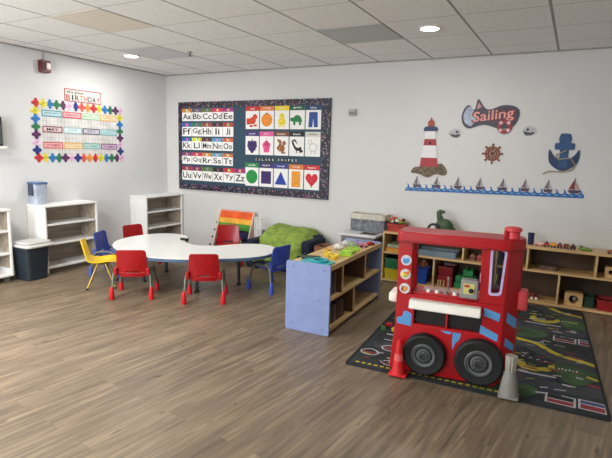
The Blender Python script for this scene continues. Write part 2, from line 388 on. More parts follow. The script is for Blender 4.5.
def poster(kind, x, y, w, h, hc, pc, lab, word, fn, hdr=.2):
    t = wcard('picture_poster', lab, 'poster', x, y, w, h, 'colour and shape posters on the board')
    MB().box(0, w, h*(1-hdr), h, .001, .0018).build('header_strip', P(f'ph_{kind}', *hc, rough=.6, var=.04), t)
    text(word, w*.55, h*hdr*.38, w/2, h*(1-hdr/2), .0024, PAPER if sum(hc) < 560 else INK, t, 'header_word')
    M2 = P(f'pp_{kind}', *pc, rough=.6, var=.15, scale=50)
    b = MB(); fn(b, w/2, h*.40, w*.43); b.build('picture', [M2, INK, PAPER, P('leaf_ink', 50, 110, 50), P('tan_ink', 205, 180, 140)], t)
Z0, Z1 = .0012, .0022
def frog(b, x, y, r):
    b.prism(circle(x, y-.1*r, r*.6, 16, r*.5), Z0, Z1); b.prism(circle(x+.45*r, y+.45*r, r*.42, 14, r*.36), Z0, Z1+.0002)
    for a, c in ((-.7, -.5), (.5, -.75), (-.2, -.85)): b.prism(circle(x+a*r, y+c*r, r*.34, 10, r*.16), Z0, Z1)
    b.prism(circle(x-.75*r, y-.1*r, r*.3, 10, r*.4), Z0, Z1); b.prism(circle(x+.55*r, y+.72*r, r*.1, 8), Z0, Z1+.0006, mi=1)
def orange(b, x, y, r): b.prism(circle(x, y, r*.92, 24), Z0, Z1); b.prism(circle(x, y+.9*r, r*.2, 8, r*.1), Z0, Z1+.0004, mi=3)
def duck(b, x, y, r):
    b.prism(circle(x, y+.5*r, r*.42, 16), Z0, Z1+.0002); b.prism(circle(x, y-.25*r, r*.62, 18, r*.55), Z0, Z1)
    for a in (-1, 1): b.prism(circle(x+a*.3*r, y-.9*r, r*.22, 8, r*.12), Z0, Z1)
    b.prism(circle(x+.14*r, y+.56*r, r*.07, 8), Z0, Z1+.0006, mi=1)
def turtle(b, x, y, r):
    b.prism([(x-.75*r, y-.3*r)]+[(x+.75*r*cos(a), y-.3*r+.95*r*sin(a)) for a in [pi*k/12 for k in range(12, -1, -1)]], Z0, Z1)
    b.prism(circle(x-.85*r, y+.05*r, r*.28, 12), Z0, Z1+.0003)
    for a in (-.45, .45): b.prism(circle(x+a*r, y-.5*r, r*.2, 8, r*.25), Z0, Z1)
def jeans(b, x, y, r):
    b.prism([(x-.62*r, y+r), (x+.62*r, y+r), (x+.72*r, y-r), (x+.12*r, y-r), (x, y+.2*r), (x-.12*r, y-r), (x-.72*r, y-r)], Z0, Z1)
    b.box(x-.62*r, x+.62*r, y+.78*r, y+.84*r, Z1, Z1+.0004, 1)
def grapes(b, x, y, r):
    for a, c in ((-.5, .35), (0, .4), (.5, .35), (-.55, -.05), (0, 0), (.55, -.05), (-.35, -.45), (.35, -.45), (0, -.5), (0, -.8)): b.prism(circle(x+a*r, y+c*r, r*.32, 10), Z0, Z1+.0001*abs(a))
    b.box(x-.06*r, x+.06*r, y+.6*r, y+.95*r, Z0, Z1, 3)
def cupcake(b, x, y, r):
    b.prism([(x-.6*r, y-.05*r), (x+.6*r, y-.05*r), (x+.42*r, y-.95*r), (x-.42*r, y-.95*r)], Z0, Z1)
    for a, c, q in ((-.35, .1, .35), (.35, .1, .35), (0, .35, .38)): b.prism(circle(x+a*r, y+c*r, q*r, 12), Z0, Z1+.0003)
    b.box(x-.04*r, x+.04*r, y+.7*r, y+1.05*r, Z0, Z1)
def squirrel(b, x, y, r):
    b.prism(circle(x+.15*r, y-.35*r, r*.42, 14, r*.55), Z0, Z1); b.prism(circle(x+.45*r, y+.4*r, r*.3, 12), Z0, Z1+.0003)
    b.prism(catmull([(x-.2*r, y-.8*r), (x-.75*r, y-.3*r), (x-.35*r, y+.3*r), (x-.75*r, y+.9*r), (x-.1*r, y+.8*r), (x+.05*r, y+.2*r), (x-.3*r, y-.3*r)], 4), Z0, Z1+.0005)
    b.prism(circle(x+.35*r, y-.95*r, r*.4, 8, r*.12), Z0, Z1)
def skunk(b, x, y, r):
    b.prism(circle(x+.25*r, y-.3*r, r*.55, 14, r*.32), Z0, Z1); b.prism(circle(x+.75*r, y-.65*r, r*.26, 10, r*.2), Z0, Z1)
    b.prism(catmull([(x-.2*r, y-.5*r), (x-.8*r, y+.6*r), (x-.3*r, y+.95*r), (x+.1*r, y+.4*r), (x+.25*r, y-.1*r)], 4), Z0, Z1+.0003)
    b.prism(catmull([(x-.1*r, y-.1*r), (x-.5*r, y+.6*r), (x-.35*r, y+.7*r), (x+.5*r, y-.1*r)], 3), Z1, Z1+.0009, mi=2)
    for a in (0, .5): b.box(x+a*r-.06*r, x+a*r+.06*r, y-.95*r, y-.5*r, Z0, Z1)
def sheep(b, x, y, r):
    b.ring(circle(x+.1*r, y-.1*r, r*.62, 18, r*.55), circle(x+.1*r, y-.1*r, r*.54, 18, r*.47), Z0, Z1)
    b.ring(circle(x-.4*r, y+.6*r, r*.32, 12, r*.36), circle(x-.4*r, y+.6*r, r*.24, 12, r*.28), Z0, Z1+.0003)
    for a in (-.2, .4): b.box(x+a*r-.05*r, x+a*r+.05*r, y-1*r, y-.6*r, Z0, Z1)
def disc(b, x, y, r): b.prism(circle(x, y, r, 28), Z0, Z1)
def square(b, x, y, r): b.box(x-.85*r, x+.85*r, y-.9*r, y+.9*r, Z0, Z1)
def tri(b, x, y, r): b.prism([(x-r, y-.9*r), (x+r, y-.9*r), (x, y+.95*r)], Z0, Z1)
def rect(b, x, y, r): b.box(x-.7*r, x+.7*r, y-1.1*r, y+1.1*r, Z0, Z1)
def heart(b, x, y, r):
    b.prism([(x+r*.95*sin(a)**3, y+.06*r+r*.068*(13*cos(a)-5*cos(2*a)-2*cos(3*a)-cos(4*a))*1.0) for a in [2*pi*k/32 for k in range(32)]], Z0, Z1)
PR = [[('red', (190, 40, 40), (206, 62, 30), 'red frog', 'red', frog), ('orange', (214, 120, 50), (232, 140, 30), 'orange fruit', 'orange', orange), ('yellow', (228, 204, 40), (232, 206, 50), 'yellow chick', 'yellow', duck), ('green', (32, 84, 62), (30, 120, 60), 'green turtle', 'green', turtle), ('blue', (30, 60, 100), (34, 76, 150), 'pair of blue jeans', 'blue', jeans)],
      [('purple', (60, 40, 110), (60, 36, 100), 'bunch of purple grapes', 'purple', grapes), ('pink', (214, 90, 150), (226, 80, 140), 'pink cupcake', 'pink', cupcake), ('brown', (120, 70, 50), (150, 92, 50), 'brown squirrel', 'brown', squirrel), ('black', (24, 24, 30), (22, 22, 26), 'black skunk', 'black', skunk), ('white', (208, 206, 200), (180, 176, 170), 'white sheep outline', 'white', sheep)],
      [('circle', (24, 130, 70), (16, 140, 60), 'green circle', 'circle', disc), ('square', (60, 40, 100), (54, 26, 96), 'purple square', 'square', square), ('triangle', (50, 60, 140), (20, 60, 160), 'blue triangle', 'triangle', tri), ('rectangle', (210, 120, 50), (232, 150, 40), 'orange rectangle', 'rectangle', rect), ('heart', (200, 40, 50), (206, 30, 50), 'red heart', 'heart', heart)]]
for (y0, y1), row in zip(((.862, 1.155), (.527, .832), (.110, .420)), PR):
    for i, (k, hc, pc, what, word, fn) in enumerate(row):
        poster(k, 1.182+i*.2275, y0, .214, y1-y0, hc, pc, f'white poster showing a {what} under a {k if row is not PR[2] else what.split()[0]} header', word, fn, .2)
for i, ch in enumerate('COLORS'):
    t = wcard('letter_tile', f'small black tile with white letter {ch}, ' + ('first of the left word' if i == 0 else f'tile {["", "second", "third", "fourth", "fifth", "sixth"][i]} in the left word') + ' between the posters', 'letter tile', 1.34+i*.052, .442, .036, .05, 'black letter tiles')
    t.children[0].data = t.children[0].data.copy(); t.children[0].data.materials[0] = INK
    text(ch, .022, .03, .018, .025, .0015, PAPER, t, 'letter')
for i, ch in enumerate('SHAPES'):
    t = wcard('letter_tile', f'small black tile with white letter {ch}, ' + ('first of the right word' if i == 0 else f'tile {["", "second", "third", "fourth", "fifth", "sixth"][i]} in the right word') + ' between the posters', 'letter tile', 1.69+i*.052, .446, .036, .05, 'black letter tiles')
    t.children[0].data = t.children[0].data.copy(); t.children[0].data.materials[0] = INK
    text(ch, .022, .03, .018, .025, .0015, PAPER, t, 'letter')

# ------------------------------------------------------------------ birthday calendar on the left wall
t = thing('title_sign', 'red edged title sign with multicoloured letters above the calendar', 'sign', (0, -1.655, 1.940), rot=RL)
MB().box(0, .512, 0, .148, 0, .003).build('card', P('sign_red_edge', 170, 60, 66, rough=.6), t)
MB().box(.010, .502, .010, .138, .003, .004).build('face', P('sign_face', 222, 220, 214, rough=.7, var=.01), t)
text("It's your", .22, .044, .15, .108, .0060, INK, t, 'lettering')
for i, ch in enumerate('BIRTHDAY'):
    c = [(190, 60, 70), (40, 40, 50), (50, 50, 60), (222, 130, 70), (220, 110, 90), (60, 80, 110), (50, 50, 60), (200, 40, 50)][i]
    text(ch, .052, .064, .045+i*.060, .048, .0060, P(f'sign_ink_{i}', *c, rough=.6), t, 'lettering')
t = thing('birthday_calendar', 'pale twelve month grid chart on the left wall', 'calendar', (.0012, -2.0, 1.30), rot=RL)
MB().box(0, 1.12, 0, .56, 0, .003).build('chart', P('chart_paper', 214, 214, 212, rough=.7), t)
lines = MB()
for i in range(25): lines.box(.01+i*.0458-.0012, .01+i*.0458+.0012, .01, .55, .003, .0036)
for j in range(12): lines.box(.01, 1.11, .02+j*.047-.0010, .02+j*.047+.0010, .003, .0036)
lines.build('grid_lines', P('grid_line_grey', 158, 154, 158, rough=.7), t)
months = ['JANUARY', 'FEBRUARY', 'MARCH', 'APRIL', 'MAY', 'JUNE', 'JULY', 'AUGUST', 'SEPTEMBER', 'OCTOBER', 'NOVEMBER', 'DECEMBER']
mc = [(60, 150, 170), (206, 60, 80), (150, 200, 150), (232, 170, 70), (130, 44, 60), (140, 190, 200), (48, 44, 90), (80, 170, 180), (200, 60, 66), (226, 170, 60), (90, 170, 160), (130, 60, 130)]
for i, mname in enumerate(months):
    r_, c_ = divmod(i, 4)
    x = .045+c_*.262; y = .445-r_*.180
    s = thing('month_label', f'{["teal", "red", "pale green", "orange", "maroon", "pale blue", "navy", "turquoise", "bright red", "yellow orange", "sea green", "purple"][i]} bordered month label reading {mname} on the chart', 'label', (.0010, -2.0+x, 1.30+y), rot=RL, group='month labels')
    M_ = P(f'month_{i}', *mc[i], rough=.6, var=.03)
    MB().ring([(0, 0), (.248, 0), (.248, .072), (0, .072)], [(.011, .011), (.237, .011), (.237, .061), (.011, .061)], .0036, .0062).build('border', M_, s)
    MB().box(.011, .237, .011, .061, .0036, .005).build('card', P(f'month_bg_{i}', *[int(v*.22+255*.74) for v in mc[i]], rough=.6, var=.02), s)
    text(mname, .20, .032, .124, .036, .0064, M_ if i != 4 else INK, s, 'lettering')
bc = [((200, 40, 46), 'red'), ((226, 210, 60), 'yellow'), ((40, 120, 190), 'blue'), ((40, 120, 80), 'green'), ((90, 40, 90), 'plum'), ((236, 190, 220), 'pale pink'), ((30, 50, 130), 'navy'), ((232, 90, 80), 'coral'), ((240, 150, 60), 'orange')]
def gear(cx, cy, r, k=4, n=32, amp=.42): return [(cx+r*(1-amp/2+amp/2*cos(k*a))*cos(a), cy+r*(1-amp/2+amp/2*cos(k*a))*sin(a)) for a in [2*pi*i/n for i in range(n)]]
spots = []
for i in range(15): spots.append((-2.045+.03+i*.084, 1.885, 'top edge', i))
for i in range(15): spots.append((-2.045+.03+i*.084, 1.278, 'bottom edge', i))
for j in range(6): spots.append((-2.030, 1.885-.087*(j+1), 'left edge', j))
for j in range(6): spots.append((-.862, 1.885-.087*(j+1), 'right edge', j))
ORD = ['first', 'second', 'third', 'fourth', 'fifth', 'sixth', 'seventh', 'eighth', 'ninth', 'tenth', 'eleventh', 'twelfth', 'thirteenth', 'fourteenth', 'fifteenth']
for q, (y, z, edge, i) in enumerate(spots):
    c, cn = bc[(i+(0 if 'top' in edge or 'bottom' in edge else 1)) % 9]
    frm = 'from the left' if edge in ('top edge', 'bottom edge') else 'from the top'
    b = MB().prism(gear(0, 0, .056), 0, .004).prism(gear(0, 0, .028), .004, .0055, mi=1)
    o = b.build('border_cutout', [P('cut_'+cn, *c, rough=.6, var=.2, scale=40), P('cutin_'+cn, *[min(255, int(v*.8+20)) for v in c], rough=.6)])
    o.location = (0.001+.0001*(q % 2), y, z); o.rotation_euler = RL
    tag(o, f'{cn} puzzle shaped border piece, {ORD[i]} {frm} on the chart {edge}', 'cutout', 'calendar border pieces')

# ------------------------------------------------------------------ nautical cutouts on the back wall
def wall_cut(name, lab, cat, x, z, group=None): return thing(name, lab, cat, (x, -.001, z), 0, group, RB)
NB = P('anchor_blue', 30, 72, 118, rough=.5, var=.15, scale=12); NBD = P('anchor_dark_blue', 18, 50, 90, rough=.5)
RK = P('rock_brown', 110, 98, 82, rough=.8, var=.35, scale=30)
LR = P('lighthouse_red', 160, 34, 44, rough=.5, var=.08); LW = P('lighthouse_white', 222, 220, 222, rough=.5, var=.03)
t = wall_cut('lighthouse_cutout', 'red and white striped lighthouse cutout standing on brown rocks', 'wall decoration', 3.915, 1.20)
MB().prism(catmull([(-.195, .03), (-.16, .09), (-.10, .10), (-.05, .13), (.06, .12), (.14, .14), (.205, .06), (.18, .01), (.08, .02), (.0, -.02), (-.10, .015)], 4), 0, .005).build('rock', RK, t)
hw = lambda z: .100-(z-.10)*(.100-.052)/(.49-.10)
tw = MB(); zs = [.10, .20, .27, .335, .405, .46, .50]
for i in range(6): tw.prism([(-hw(zs[i]), zs[i]), (hw(zs[i]), zs[i]), (hw(zs[i+1]), zs[i+1]), (-hw(zs[i+1]), zs[i+1])], .005, .008, mi=[1, 0, 0, 1, 0, 0][i])
tw.build('tower', [LW, LR], t)
MB().prism([(-.075, .49), (.075, .49), (.08, .515), (.06, .54), (-.06, .54), (-.08, .515)], .005, .010).build('balcony', NBD, t)
MB().prism([(-.036, .54), (.036, .54), (.036, .59), (.012, .615), (0, .64), (-.012, .615), (-.036, .59)], .005, .009).build('lantern_room', P('lantern_red', 150, 60, 40, rough=.5, var=.3, scale=40), t)
MB().prism(circle(0, .36, .012, 12, .02), .008, .0095).build('window', INK, t)

t = wall_cut('anchor_cutout', 'blue anchor cutout wrapped with a tan rope', 'wall decoration', 5.245, 1.32)
MB().prism(rpoly([(-.038, .02), (.038, .02), (.038, .20), (.085, .195), (.09, .262), (.045, .262), (.058, .30), (.042, .355), (-.042, .355), (-.058, .30), (-.045, .262), (-.09, .262), (-.085, .195), (-.038, .20)], .014, 2), 0, .008).build('shank', NB, t)
MB().prism(catmull([(-.132, .20), (-.08, .13), (0, .095), (.08, .13), (.132, .20), (.13, .085), (.075, .02), (0, -.012), (-.075, .02), (-.13, .085)], 4), .0, .007).build('arms', NBD, t)
MB().tube([(-.17, -.045, .008), (-.12, -.015, .009), (0, -.02, .010), (.08, .0, .010), (.11, .05, .010), (.06, .12, .012), (-.05, .10, .012), (-.07, .15, .012), (.02, .19, .012)], .006, 6).build('rope', P('rope_tan', 165, 148, 120, rough=.9), t)

t = wall_cut('ship_wheel_cutout', 'brown ship wheel cutout with eight spokes', 'wall decoration', 4.578, 1.462)
WD = P('wheel_brown', 128, 66, 34, rough=.5, var=.2, scale=30)
MB().ring(circle(0, 0, .078, 28), circle(0, 0, .054, 28), 0, .006).build('rim', WD, t)
for k in range(8):
    a = k*pi/4; MB().cyl((.015*cos(a), .015*sin(a), .005), (.095*cos(a), .095*sin(a), .005), .006, .006, 6).sphere((.094*cos(a), .094*sin(a), .008), .012, 8, 6).build('spoke', WD, t)
MB().ring(circle(0, 0, .05, 20), circle(0, 0, .035, 20), 0, .003).cyl((0, 0, 0), (0, 0, .009), .022, .018, 16).build('hub', P('wheel_dark', 94, 40, 26, rough=.5), t)

t = wall_cut('sailing_sign', 'dark fish shaped sign reading Sailing with red lettering', 'sign', 4.52, 1.84)
fish = [(-.285, .0), (-.262, .085), (-.215, .125), (-.175, .075), (-.150, .09), (-.125, .185), (-.06, .10), (0, .075), (.12, .115), (.23, .105), (.285, .055), (.275, -.04), (.22, -.11), (.10, -.12), (-.02, -.085), (-.10, -.09), (-.20, -.12), (-.262, -.08)]
MB().prism(catmull(fish, 4), 0, .006).build('plaque', P('plaque_navy', 30, 26, 46, rough=.4), t)
MB().prism(catmull([(x*.9-.01, y*.86) for x, y in fish[:4]]+[(-.13, .0), (-.16, -.07)]+[(x*.92, y*.8) for x, y in fish[-2:]], 4), .006, .007).build('tail_panel', P('tail_silver', 160, 170, 190, rough=.5, var=.2, scale=20), t)
MB().prism([(-.135, .08), (-.12, .15), (-.085, .10)], .006, .007).build('fin_panel', P('fin_pink', 190, 130, 140, rough=.5), t)
MB().prism(catmull([(.03, .05), (.14, .085), (.24, .07), (.25, -.01), (.16, -.06), (.02, -.05)], 4), .006, .0066).build('body_panel', P('body_plum', 74, 34, 52, rough=.5, var=.2, scale=30), t)
text('Sailing', .43, .155, .035, .005, .0080, P('sail_letter_edge', 110, 30, 40, rough=.5), t, 'letter_outline', shear=.12)
text('Sailing', .40, .132, .035, .005, .0088, P('sail_letter', 226, 150, 140, rough=.5), t, 'lettering', shear=.12)
MB().ring(circle(.155, -.10, .074, 24), circle(.155, -.10, .032, 24), .009, .014).build('life_ring', P('ring_red', 130, 34, 44, rough=.5), t)
for k in range(4):
    a = pi/4+k*pi/2; MB().prism(circle(.155+.053*cos(a), -.10+.053*sin(a), .018, 10), .014, .0155).build('life_ring_band', P('ring_pink', 214, 170, 170, rough=.5), t)

for x, z, sgn, lab in ((4.182, 1.672, 1, 'grey shell cutout left of the Sailing sign'), (4.915, 1.700, -1, 'grey shell cutout right of the Sailing sign')):
    t = wall_cut('shell_cutout', lab, 'wall decoration', x, z, 'grey shell cutouts')
    MB().prism(catmull([(-.072*sgn, -.005), (-.03*sgn, .04), (.03*sgn, .042), (.066*sgn, .0), (.04*sgn, -.045), (-.02*sgn, -.045)], 4), 0, .006).build('shell', P('shell_grey', 176, 176, 180, rough=.5, var=.12, scale=25), t)
    MB().prism(catmull([(-.05*sgn, -.012), (0, -.018), (.05*sgn, -.01), (.035*sgn, -.043), (-.02*sgn, -.043)], 4), .006, .0072).build('dark_edge', P('shell_dark', 58, 56, 62, rough=.5), t)  # black lower part belongs to the cutout's own colouring
    MB().prism(circle(.018*sgn, .012, .012, 10), .006, .0078).build('spot', INK, t)

wm = P('wave_blue', 26, 92, 160, rough=.5, var=.12, scale=14)
t = wall_cut('wave_border', 'blue strip of curling waves under the sailboats', 'wall decoration', 3.66, 1.02)
Lw = 1.80
b = MB(); up = [(0, 0)]; N = 26
skew = lambda x: x*.018
out = [(0, 0), (Lw, 0+skew(Lw))]
for k in range(N-1, -1, -1):
    x = (k+.5)*Lw/N; d = Lw/N
    out += [(x+d*.46, .035+skew(x)), (x+d*.22, .045+skew(x)), (x+d*.05, .075+skew(x)), (x-d*.22, .082+skew(x)), (x-d*.05, .062+skew(x)), (x-d*.10, .040+skew(x)), (x-d*.35, .034+skew(x))]
b.prism(out, 0, .004).build('wave_strip', wm, t)
b = MB()
for k in range(N):
    x = (k+.5)*Lw/N; d = Lw/N
    b.prism([(x-d*.4, .022+skew(x)), (x+d*.1, .028+skew(x)), (x+d*.3, .022+skew(x)), (x, .016+skew(x))], .004, .0046)
b.build('wave_highlights', P('wave_light', 120, 180, 220, rough=.5), t)
bxs = [3.795, 4.021, 4.25, 4.48, 4.71, 4.923, 5.136, 5.367]
for i, x in enumerate(bxs):
    zz = 1.095+(x-3.66)*.018
    t = wall_cut('sailboat_cutout', f'small sailboat cutout, {ORD[i]} from the left along the wave strip' + (', with a darker red sail' if i == 7 else ''), 'wall decoration', x, zz, 'sailboats above the waves')
    k = .82 if i < 7 else 1.05
    MB().prism([(-.055*k, .0), (.055*k, .0), (.036*k, -.03), (-.036*k, -.03)], .0042, .0075).build('hull', P('hull_plum', 74, 52, 72, rough=.5), t)
    MB().prism([(-.048*k, .008), (-.004, .008), (-.004, .10*k)], .0042, .0068).build('sail', P('sail_red' if i == 7 else 'sail_grey', *((140, 50, 52) if i == 7 else (128, 108, 120)), rough=.5), t)
    MB().prism([(.004, .008), (.044*k, .008), (.004, .09*k)], .0042, .0068).build('sail', P('sail_red2' if i == 7 else 'sail_pale', *((186, 150, 140) if i == 7 else (178, 176, 186)), rough=.5), t)
    MB().box(-.003, .003, -.002, .115*k, .0042, .0080).build('mast', P('mast_dark', 50, 34, 36, rough=.5), t)

# ------------------------------------------------------------------ white shelf units against the left wall
def white_unit(y0, y1, label, casters=False, h=.765, d=.31):
    w = y1-y0; z0 = .065 if casters else 0
    t = thing('white_bookcase', label, 'bookcase', (0.004, y0, 0), 0, 'white three shelf bookcases')
    for a in (0, w-.02): MB().box(0, d, a, a+.02, z0, h-.02).build('side_panel', WHITE, t, bevel=.002)
    MB().box(0, d+.006, -.006, w+.006, h-.02, h).build('top', WHITE, t, bevel=.003)
    MB().box(.0, .012, .02, w-.02, z0+.01, h-.02).build('back_panel', BACKP, t)
    for a in (.02, w-.0225): MB().box(.012, d-.022, a, a+.0025, z0+.08, h-.02).build('side_liner', BACKP, t)
    MB().box(.012, d, .02, w-.02, max(z0, .055), max(z0, .055)+.02).build('bottom_shelf', WHITE, t, bevel=.002)
    if not casters: MB().box(d-.06, d-.045, .02, w-.02, 0, .055).build('kick_board', P('kick_grey', 120, 110, 98, rough=.6), t)
    for z in ((.325, .545) if not casters else (.30, .535)): MB().box(.012, d-.005, .02, w-.02, z-.009, z+.009).build('shelf', WHITE, t, bevel=.002)
    if casters:
        for x, y in ((.05, .05), (d-.05, .05), (.05, w-.05), (d-.05, w-.05)):
            c = MB().cyl((x-.012, y, .028), (x+.012, y, .028), .028, .028, 16).build('caster', GREYM, t)
            MB().box(x-.018, x+.018, y-.015, y+.015, .045, .066).build('bracket', CHROME, c)
white_unit(-2.19, -1.505, 'white bookcase with three open shelves behind the yellow chair')
white_unit(-.725, -.02, 'white bookcase with three open shelves in the room corner')
white_unit(-3.25, -2.565, 'white bookcase on casters cut off by the left edge of the view', True)
WALL_END = None

# ------------------------------------------------------------------ trash can, tub, red cloth
t = thing('trash_can', 'dark navy trash can with a white swing lid beside the bookcase', 'trash can', (.325, -2.380, 0), rad(2))
def taper(b, k0, k1, z0, z1):
    return b.warp(lambda x, y, z: (x*(k0+(k1-k0)*(z-z0)/(z1-z0)), y*(k0+(k1-k0)*(z-z0)/(z1-z0)), z))
BIN = P('navy_bin_plastic', 34, 44, 54, rough=.45, var=.06)
taper(MB().prism(rrect(-.135, .135, -.138, .138, .05, 5), 0, .345), .84, 1, 0, .345).build('bin_body', BIN, t, bevel=.006)
rb = MB()
for i in range(9): rb.box(.1325, .142, -.13+i*.0325-.006, -.13+i*.0325+.006, .04, .36)
MB().prism(rrect(-.142, .142, -.148, .148, .05, 5), .335, .355).build('bin_rim', BIN, t, bevel=.004)
LIDW = P('lid_white', 206, 204, 200, rough=.4, var=.04)
MB().prism(rrect(-.155, .175, -.150, .185, .055, 5), .355, .385).build('lid_frame', LIDW, t, bevel=.010)
MB().prism(rrect(-.12, .15, -.13, .16, .05, 5), .385, .412).build('lid_flap', P('lid_shaded', 188, 186, 184, rough=.45, var=.05), t, bevel=.008)

t = thing('storage_tub', 'translucent white tub with blue rim on top of the bookcase', 'tub', (.10, -2.115, .7655))
taper(MB().prism(rrect(-.075, .075, -.072, .072, .02), 0, .24), .84, 1, 0, .24).build('tub_body', P('tub_frosted', 176, 186, 204, rough=.3, alpha=.9, var=.12, scale=12), t)
MB().ring(rrect(-.082, .082, -.078, .078, .022), rrect(-.070, .070, -.067, .067, .02), .225, .245).build('rim', P('tub_rim_blue', 74, 104, 150, rough=.4), t)
MB().prism(rrect(-.064, .064, -.062, .062, .018), .12, .226).build('contents', P('tub_contents', 92, 112, 150, rough=.6, var=.3, scale=20), t)
MB().box(-.05, .03, -.083, -.074, .10, .235).build('handle', P('tub_handle', 58, 66, 84, rough=.4), t)

b = MB().sphere((0, 0, .035), (.10, .12, .045), 20, 12)
b.warp(lambda x, y, z: (x*(1+.15*sin(9*y*8)), y, max(0, z+.012*sin(40*x)+.01*sin(55*y))))
t = thing('cloth_toy', 'crumpled red and white cloth toy on the bookcase at the left edge', 'toy', (.19, -2.75, .765))
b.build('red_cloth', P('cloth_red', 140, 28, 34, rough=.9, var=.3, scale=30, bump=.4), t)
MB().sphere((0, .02, .075), (.08, .08, .025), 16, 8).build('white_cloth', P('cloth_white', 226, 214, 208, rough=.9, var=.08), t)

# ------------------------------------------------------------------ kidney table
kid = [(1.50, -2.30), (1.31, -2.08), (1.25, -1.80), (1.33, -1.53), (1.55, -1.42), (1.76, -1.52), (1.90, -1.72), (2.09, -1.80), (2.28, -1.72), (2.40, -1.52), (2.58, -1.38), (2.76, -1.40), (2.89, -1.55), (2.94, -1.78), (2.85, -1.99), (2.65, -2.19), (2.42, -2.38), (2.10, -2.48), (1.78, -2.44)]
kid = [(5.36652+(x-5.36652)*1.084, -5.54354+(y+5.54354)*1.084) for x, y in kid]
kc = (1.82, -1.6)
ko = [(x-kc[0], y-kc[1]) for x, y in catmull(kid, 5)]
t = thing('kidney_table', 'white kidney shaped activity table with a blue grey edge', 'table', (kc[0], kc[1], 0))
MB().prism(ko, .372, .40).build('tabletop', P('table_white', 232, 234, 232, rough=.28, var=.01, coat=.2), t, bevel=.003)
nrm = []
for i in range(len(ko)):
    a = Vector(ko[i-1]); c = Vector(ko[(i+1) % len(ko)]); d = (c-a).normalized(); nn = Vector((d.y, -d.x)); nrm.append(nn)
s_ = 1 if sum((Vector(k).dot(nn)) for k, nn in zip(ko, nrm)) > 0 else -1
b = MB().ring([(p[0]+nn.x*s_*.006, p[1]+nn.y*s_*.006) for p, nn in zip(ko, nrm)], [(p[0]-nn.x*s_*.004, p[1]-nn.y*s_*.004) for p, nn in zip(ko, nrm)], .366, .397)
b.build('edge_band', P('edge_blue_grey', 70, 92, 120, rough=.5), t, bevel=.003)
for x, y in ((-.42, -.22), (-.52, .22), (.30, -.20), (.48, .26)):
    lg = MB().cyl((x, y, .02), (x, y, .22), .017, .017, 14).cyl((x, y, .19), (x, y, .372), .024, .024, 14).build('leg', P('dark_leg', 64, 70, 76, rough=.4, metal=.4), t)
    MB().box(x-.06, x+.06, y-.06, y+.06, .360, .372).build('mounting_plate', BLACK, lg)
    MB().cyl((x, y, 0), (x, y, .02), .028, .02, 14).build('foot_glide', BLACK, lg)
tag(MB().prism(rpoly([(-.05, -.02), (.045, -.03), (.055, .01), (.0, .03), (-.045, .02)], .012, 3), 0, .022).build('marker_holder', BLACK, bevel=.004), 'small black clip lying at the notch of the white table', 'clip')
bpy.context.scene.collection.objects['marker_holder'].location = (1.545, -1.345, .4015)

# ------------------------------------------------------------------ chairs
def make_chair(label, shell, sleeve, tube, group, loc, rz):
    t = thing('toddler_chair', label, 'chair', loc, rz, group)
    # backrest: rounded panel with a slot, curved and leaning back
    n_o = rpoly([(-.125, .205), (.125, .205), (.142, .30), (.135, .475), (-.135, .475), (-.142, .30)], .035, 4)
    n_i = rpoly([(-.062, .247), (.062, .247), (.064, .256), (.062, .266), (-.062, .266), (-.064, .256)], .008, 4)
    bk = MB().ring(n_o, n_i, -.155, -.143, axis='y')
    # fine grid strips so the panel can curve: warp moves every vertex
    bk.warp(lambda x, y, z: (x, y+1.1*x*x-.16*(z-.21)+.02, z))
    bk.build('backrest', shell, t, bevel=.004)
    st = MB(); nx, ny = 8, 8; W = .135
    f = lambda u, v: (u*W*(1-.10*max(0, v)), v*.14+.005, .238+.010*(u*u)+(-.018*((v-.75)/.25)**2 if v > .75 else 0)+(.012*((-v-.6)/.4)**2 if v < -.6 else 0))
    vs = [f(-1+2*i/nx, -1+2*j/ny) for j in range(ny+1) for i in range(nx+1)]
    vs += [(x, y, z-.014) for x, y, z in vs]; K = (nx+1)*(ny+1); fs = []
    for j in range(ny):
        for i in range(nx):
            a = j*(nx+1)+i; fs.append((a, a+1, a+nx+2, a+nx+1)); fs.append((a+K, a+nx+1+K, a+nx+2+K, a+1+K))
    edge = [i for i in range(nx+1)]+[(j+1)*(nx+1)-1 for j in range(1, ny+1)]+[ny*(nx+1)+i for i in range(nx-1, -1, -1)]+[j*(nx+1) for j in range(ny-1, 0, -1)]
    for k in range(len(edge)):
        a, c = edge[k], edge[(k+1) % len(edge)]; fs.append((a, a+K, c+K, c))
    st.add(vs, fs).build('seat', shell, t, bevel=.003)
    for s in (-1, 1):
        path = catmull([(s*.182, -.175, .01), (s*.176, -.158, .12), (s*.168, -.135, .235), (s*.160, -.085, .272), (s*.160, .03, .275), (s*.164, .095, .245), (s*.172, .135, .13), (s*.176, .155, .01)], 4, False)
        lf = MB().tube(path, .011, 10).build('leg_frame', tube, t)
        for y, x in ((-.173, .181), (.153, .1755)):
            MB().lathe([(.020, 0), (.025, .004), (.025, .05), (.019, .085), (.016, .115), (.012, .12)], 14, M=Matrix.Translation((s*x, y, 0))).build('foot_sleeve', sleeve, t)
    for y in (-.09, .08): MB().cyl((-.162, y, .222), (.162, y, .222), .008, .008, 10).build('cross_bar', tube, t)
    for s in (-1, 1): MB().box(s*.150-.016, s*.150+.016, -.155, -.115, .225, .30).build('side_bracket', shell, t, bevel=.006)
    return t
gr = 'toddler chairs around the kidney table'
c0 = make_chair('red toddler chair pushed to the table, nearer the yellow chair', REDP, REDS, GREYM, gr, (1.686, -2.196, 0), rad(35))
def redcopy(label, loc, rz):
    c = copy_tree(c0); c['label'] = label; c.location = loc; c.rotation_euler = (0, 0, rz)
redcopy('red toddler chair at the front middle of the white table', (2.345, -1.935, 0), rad(33.5))
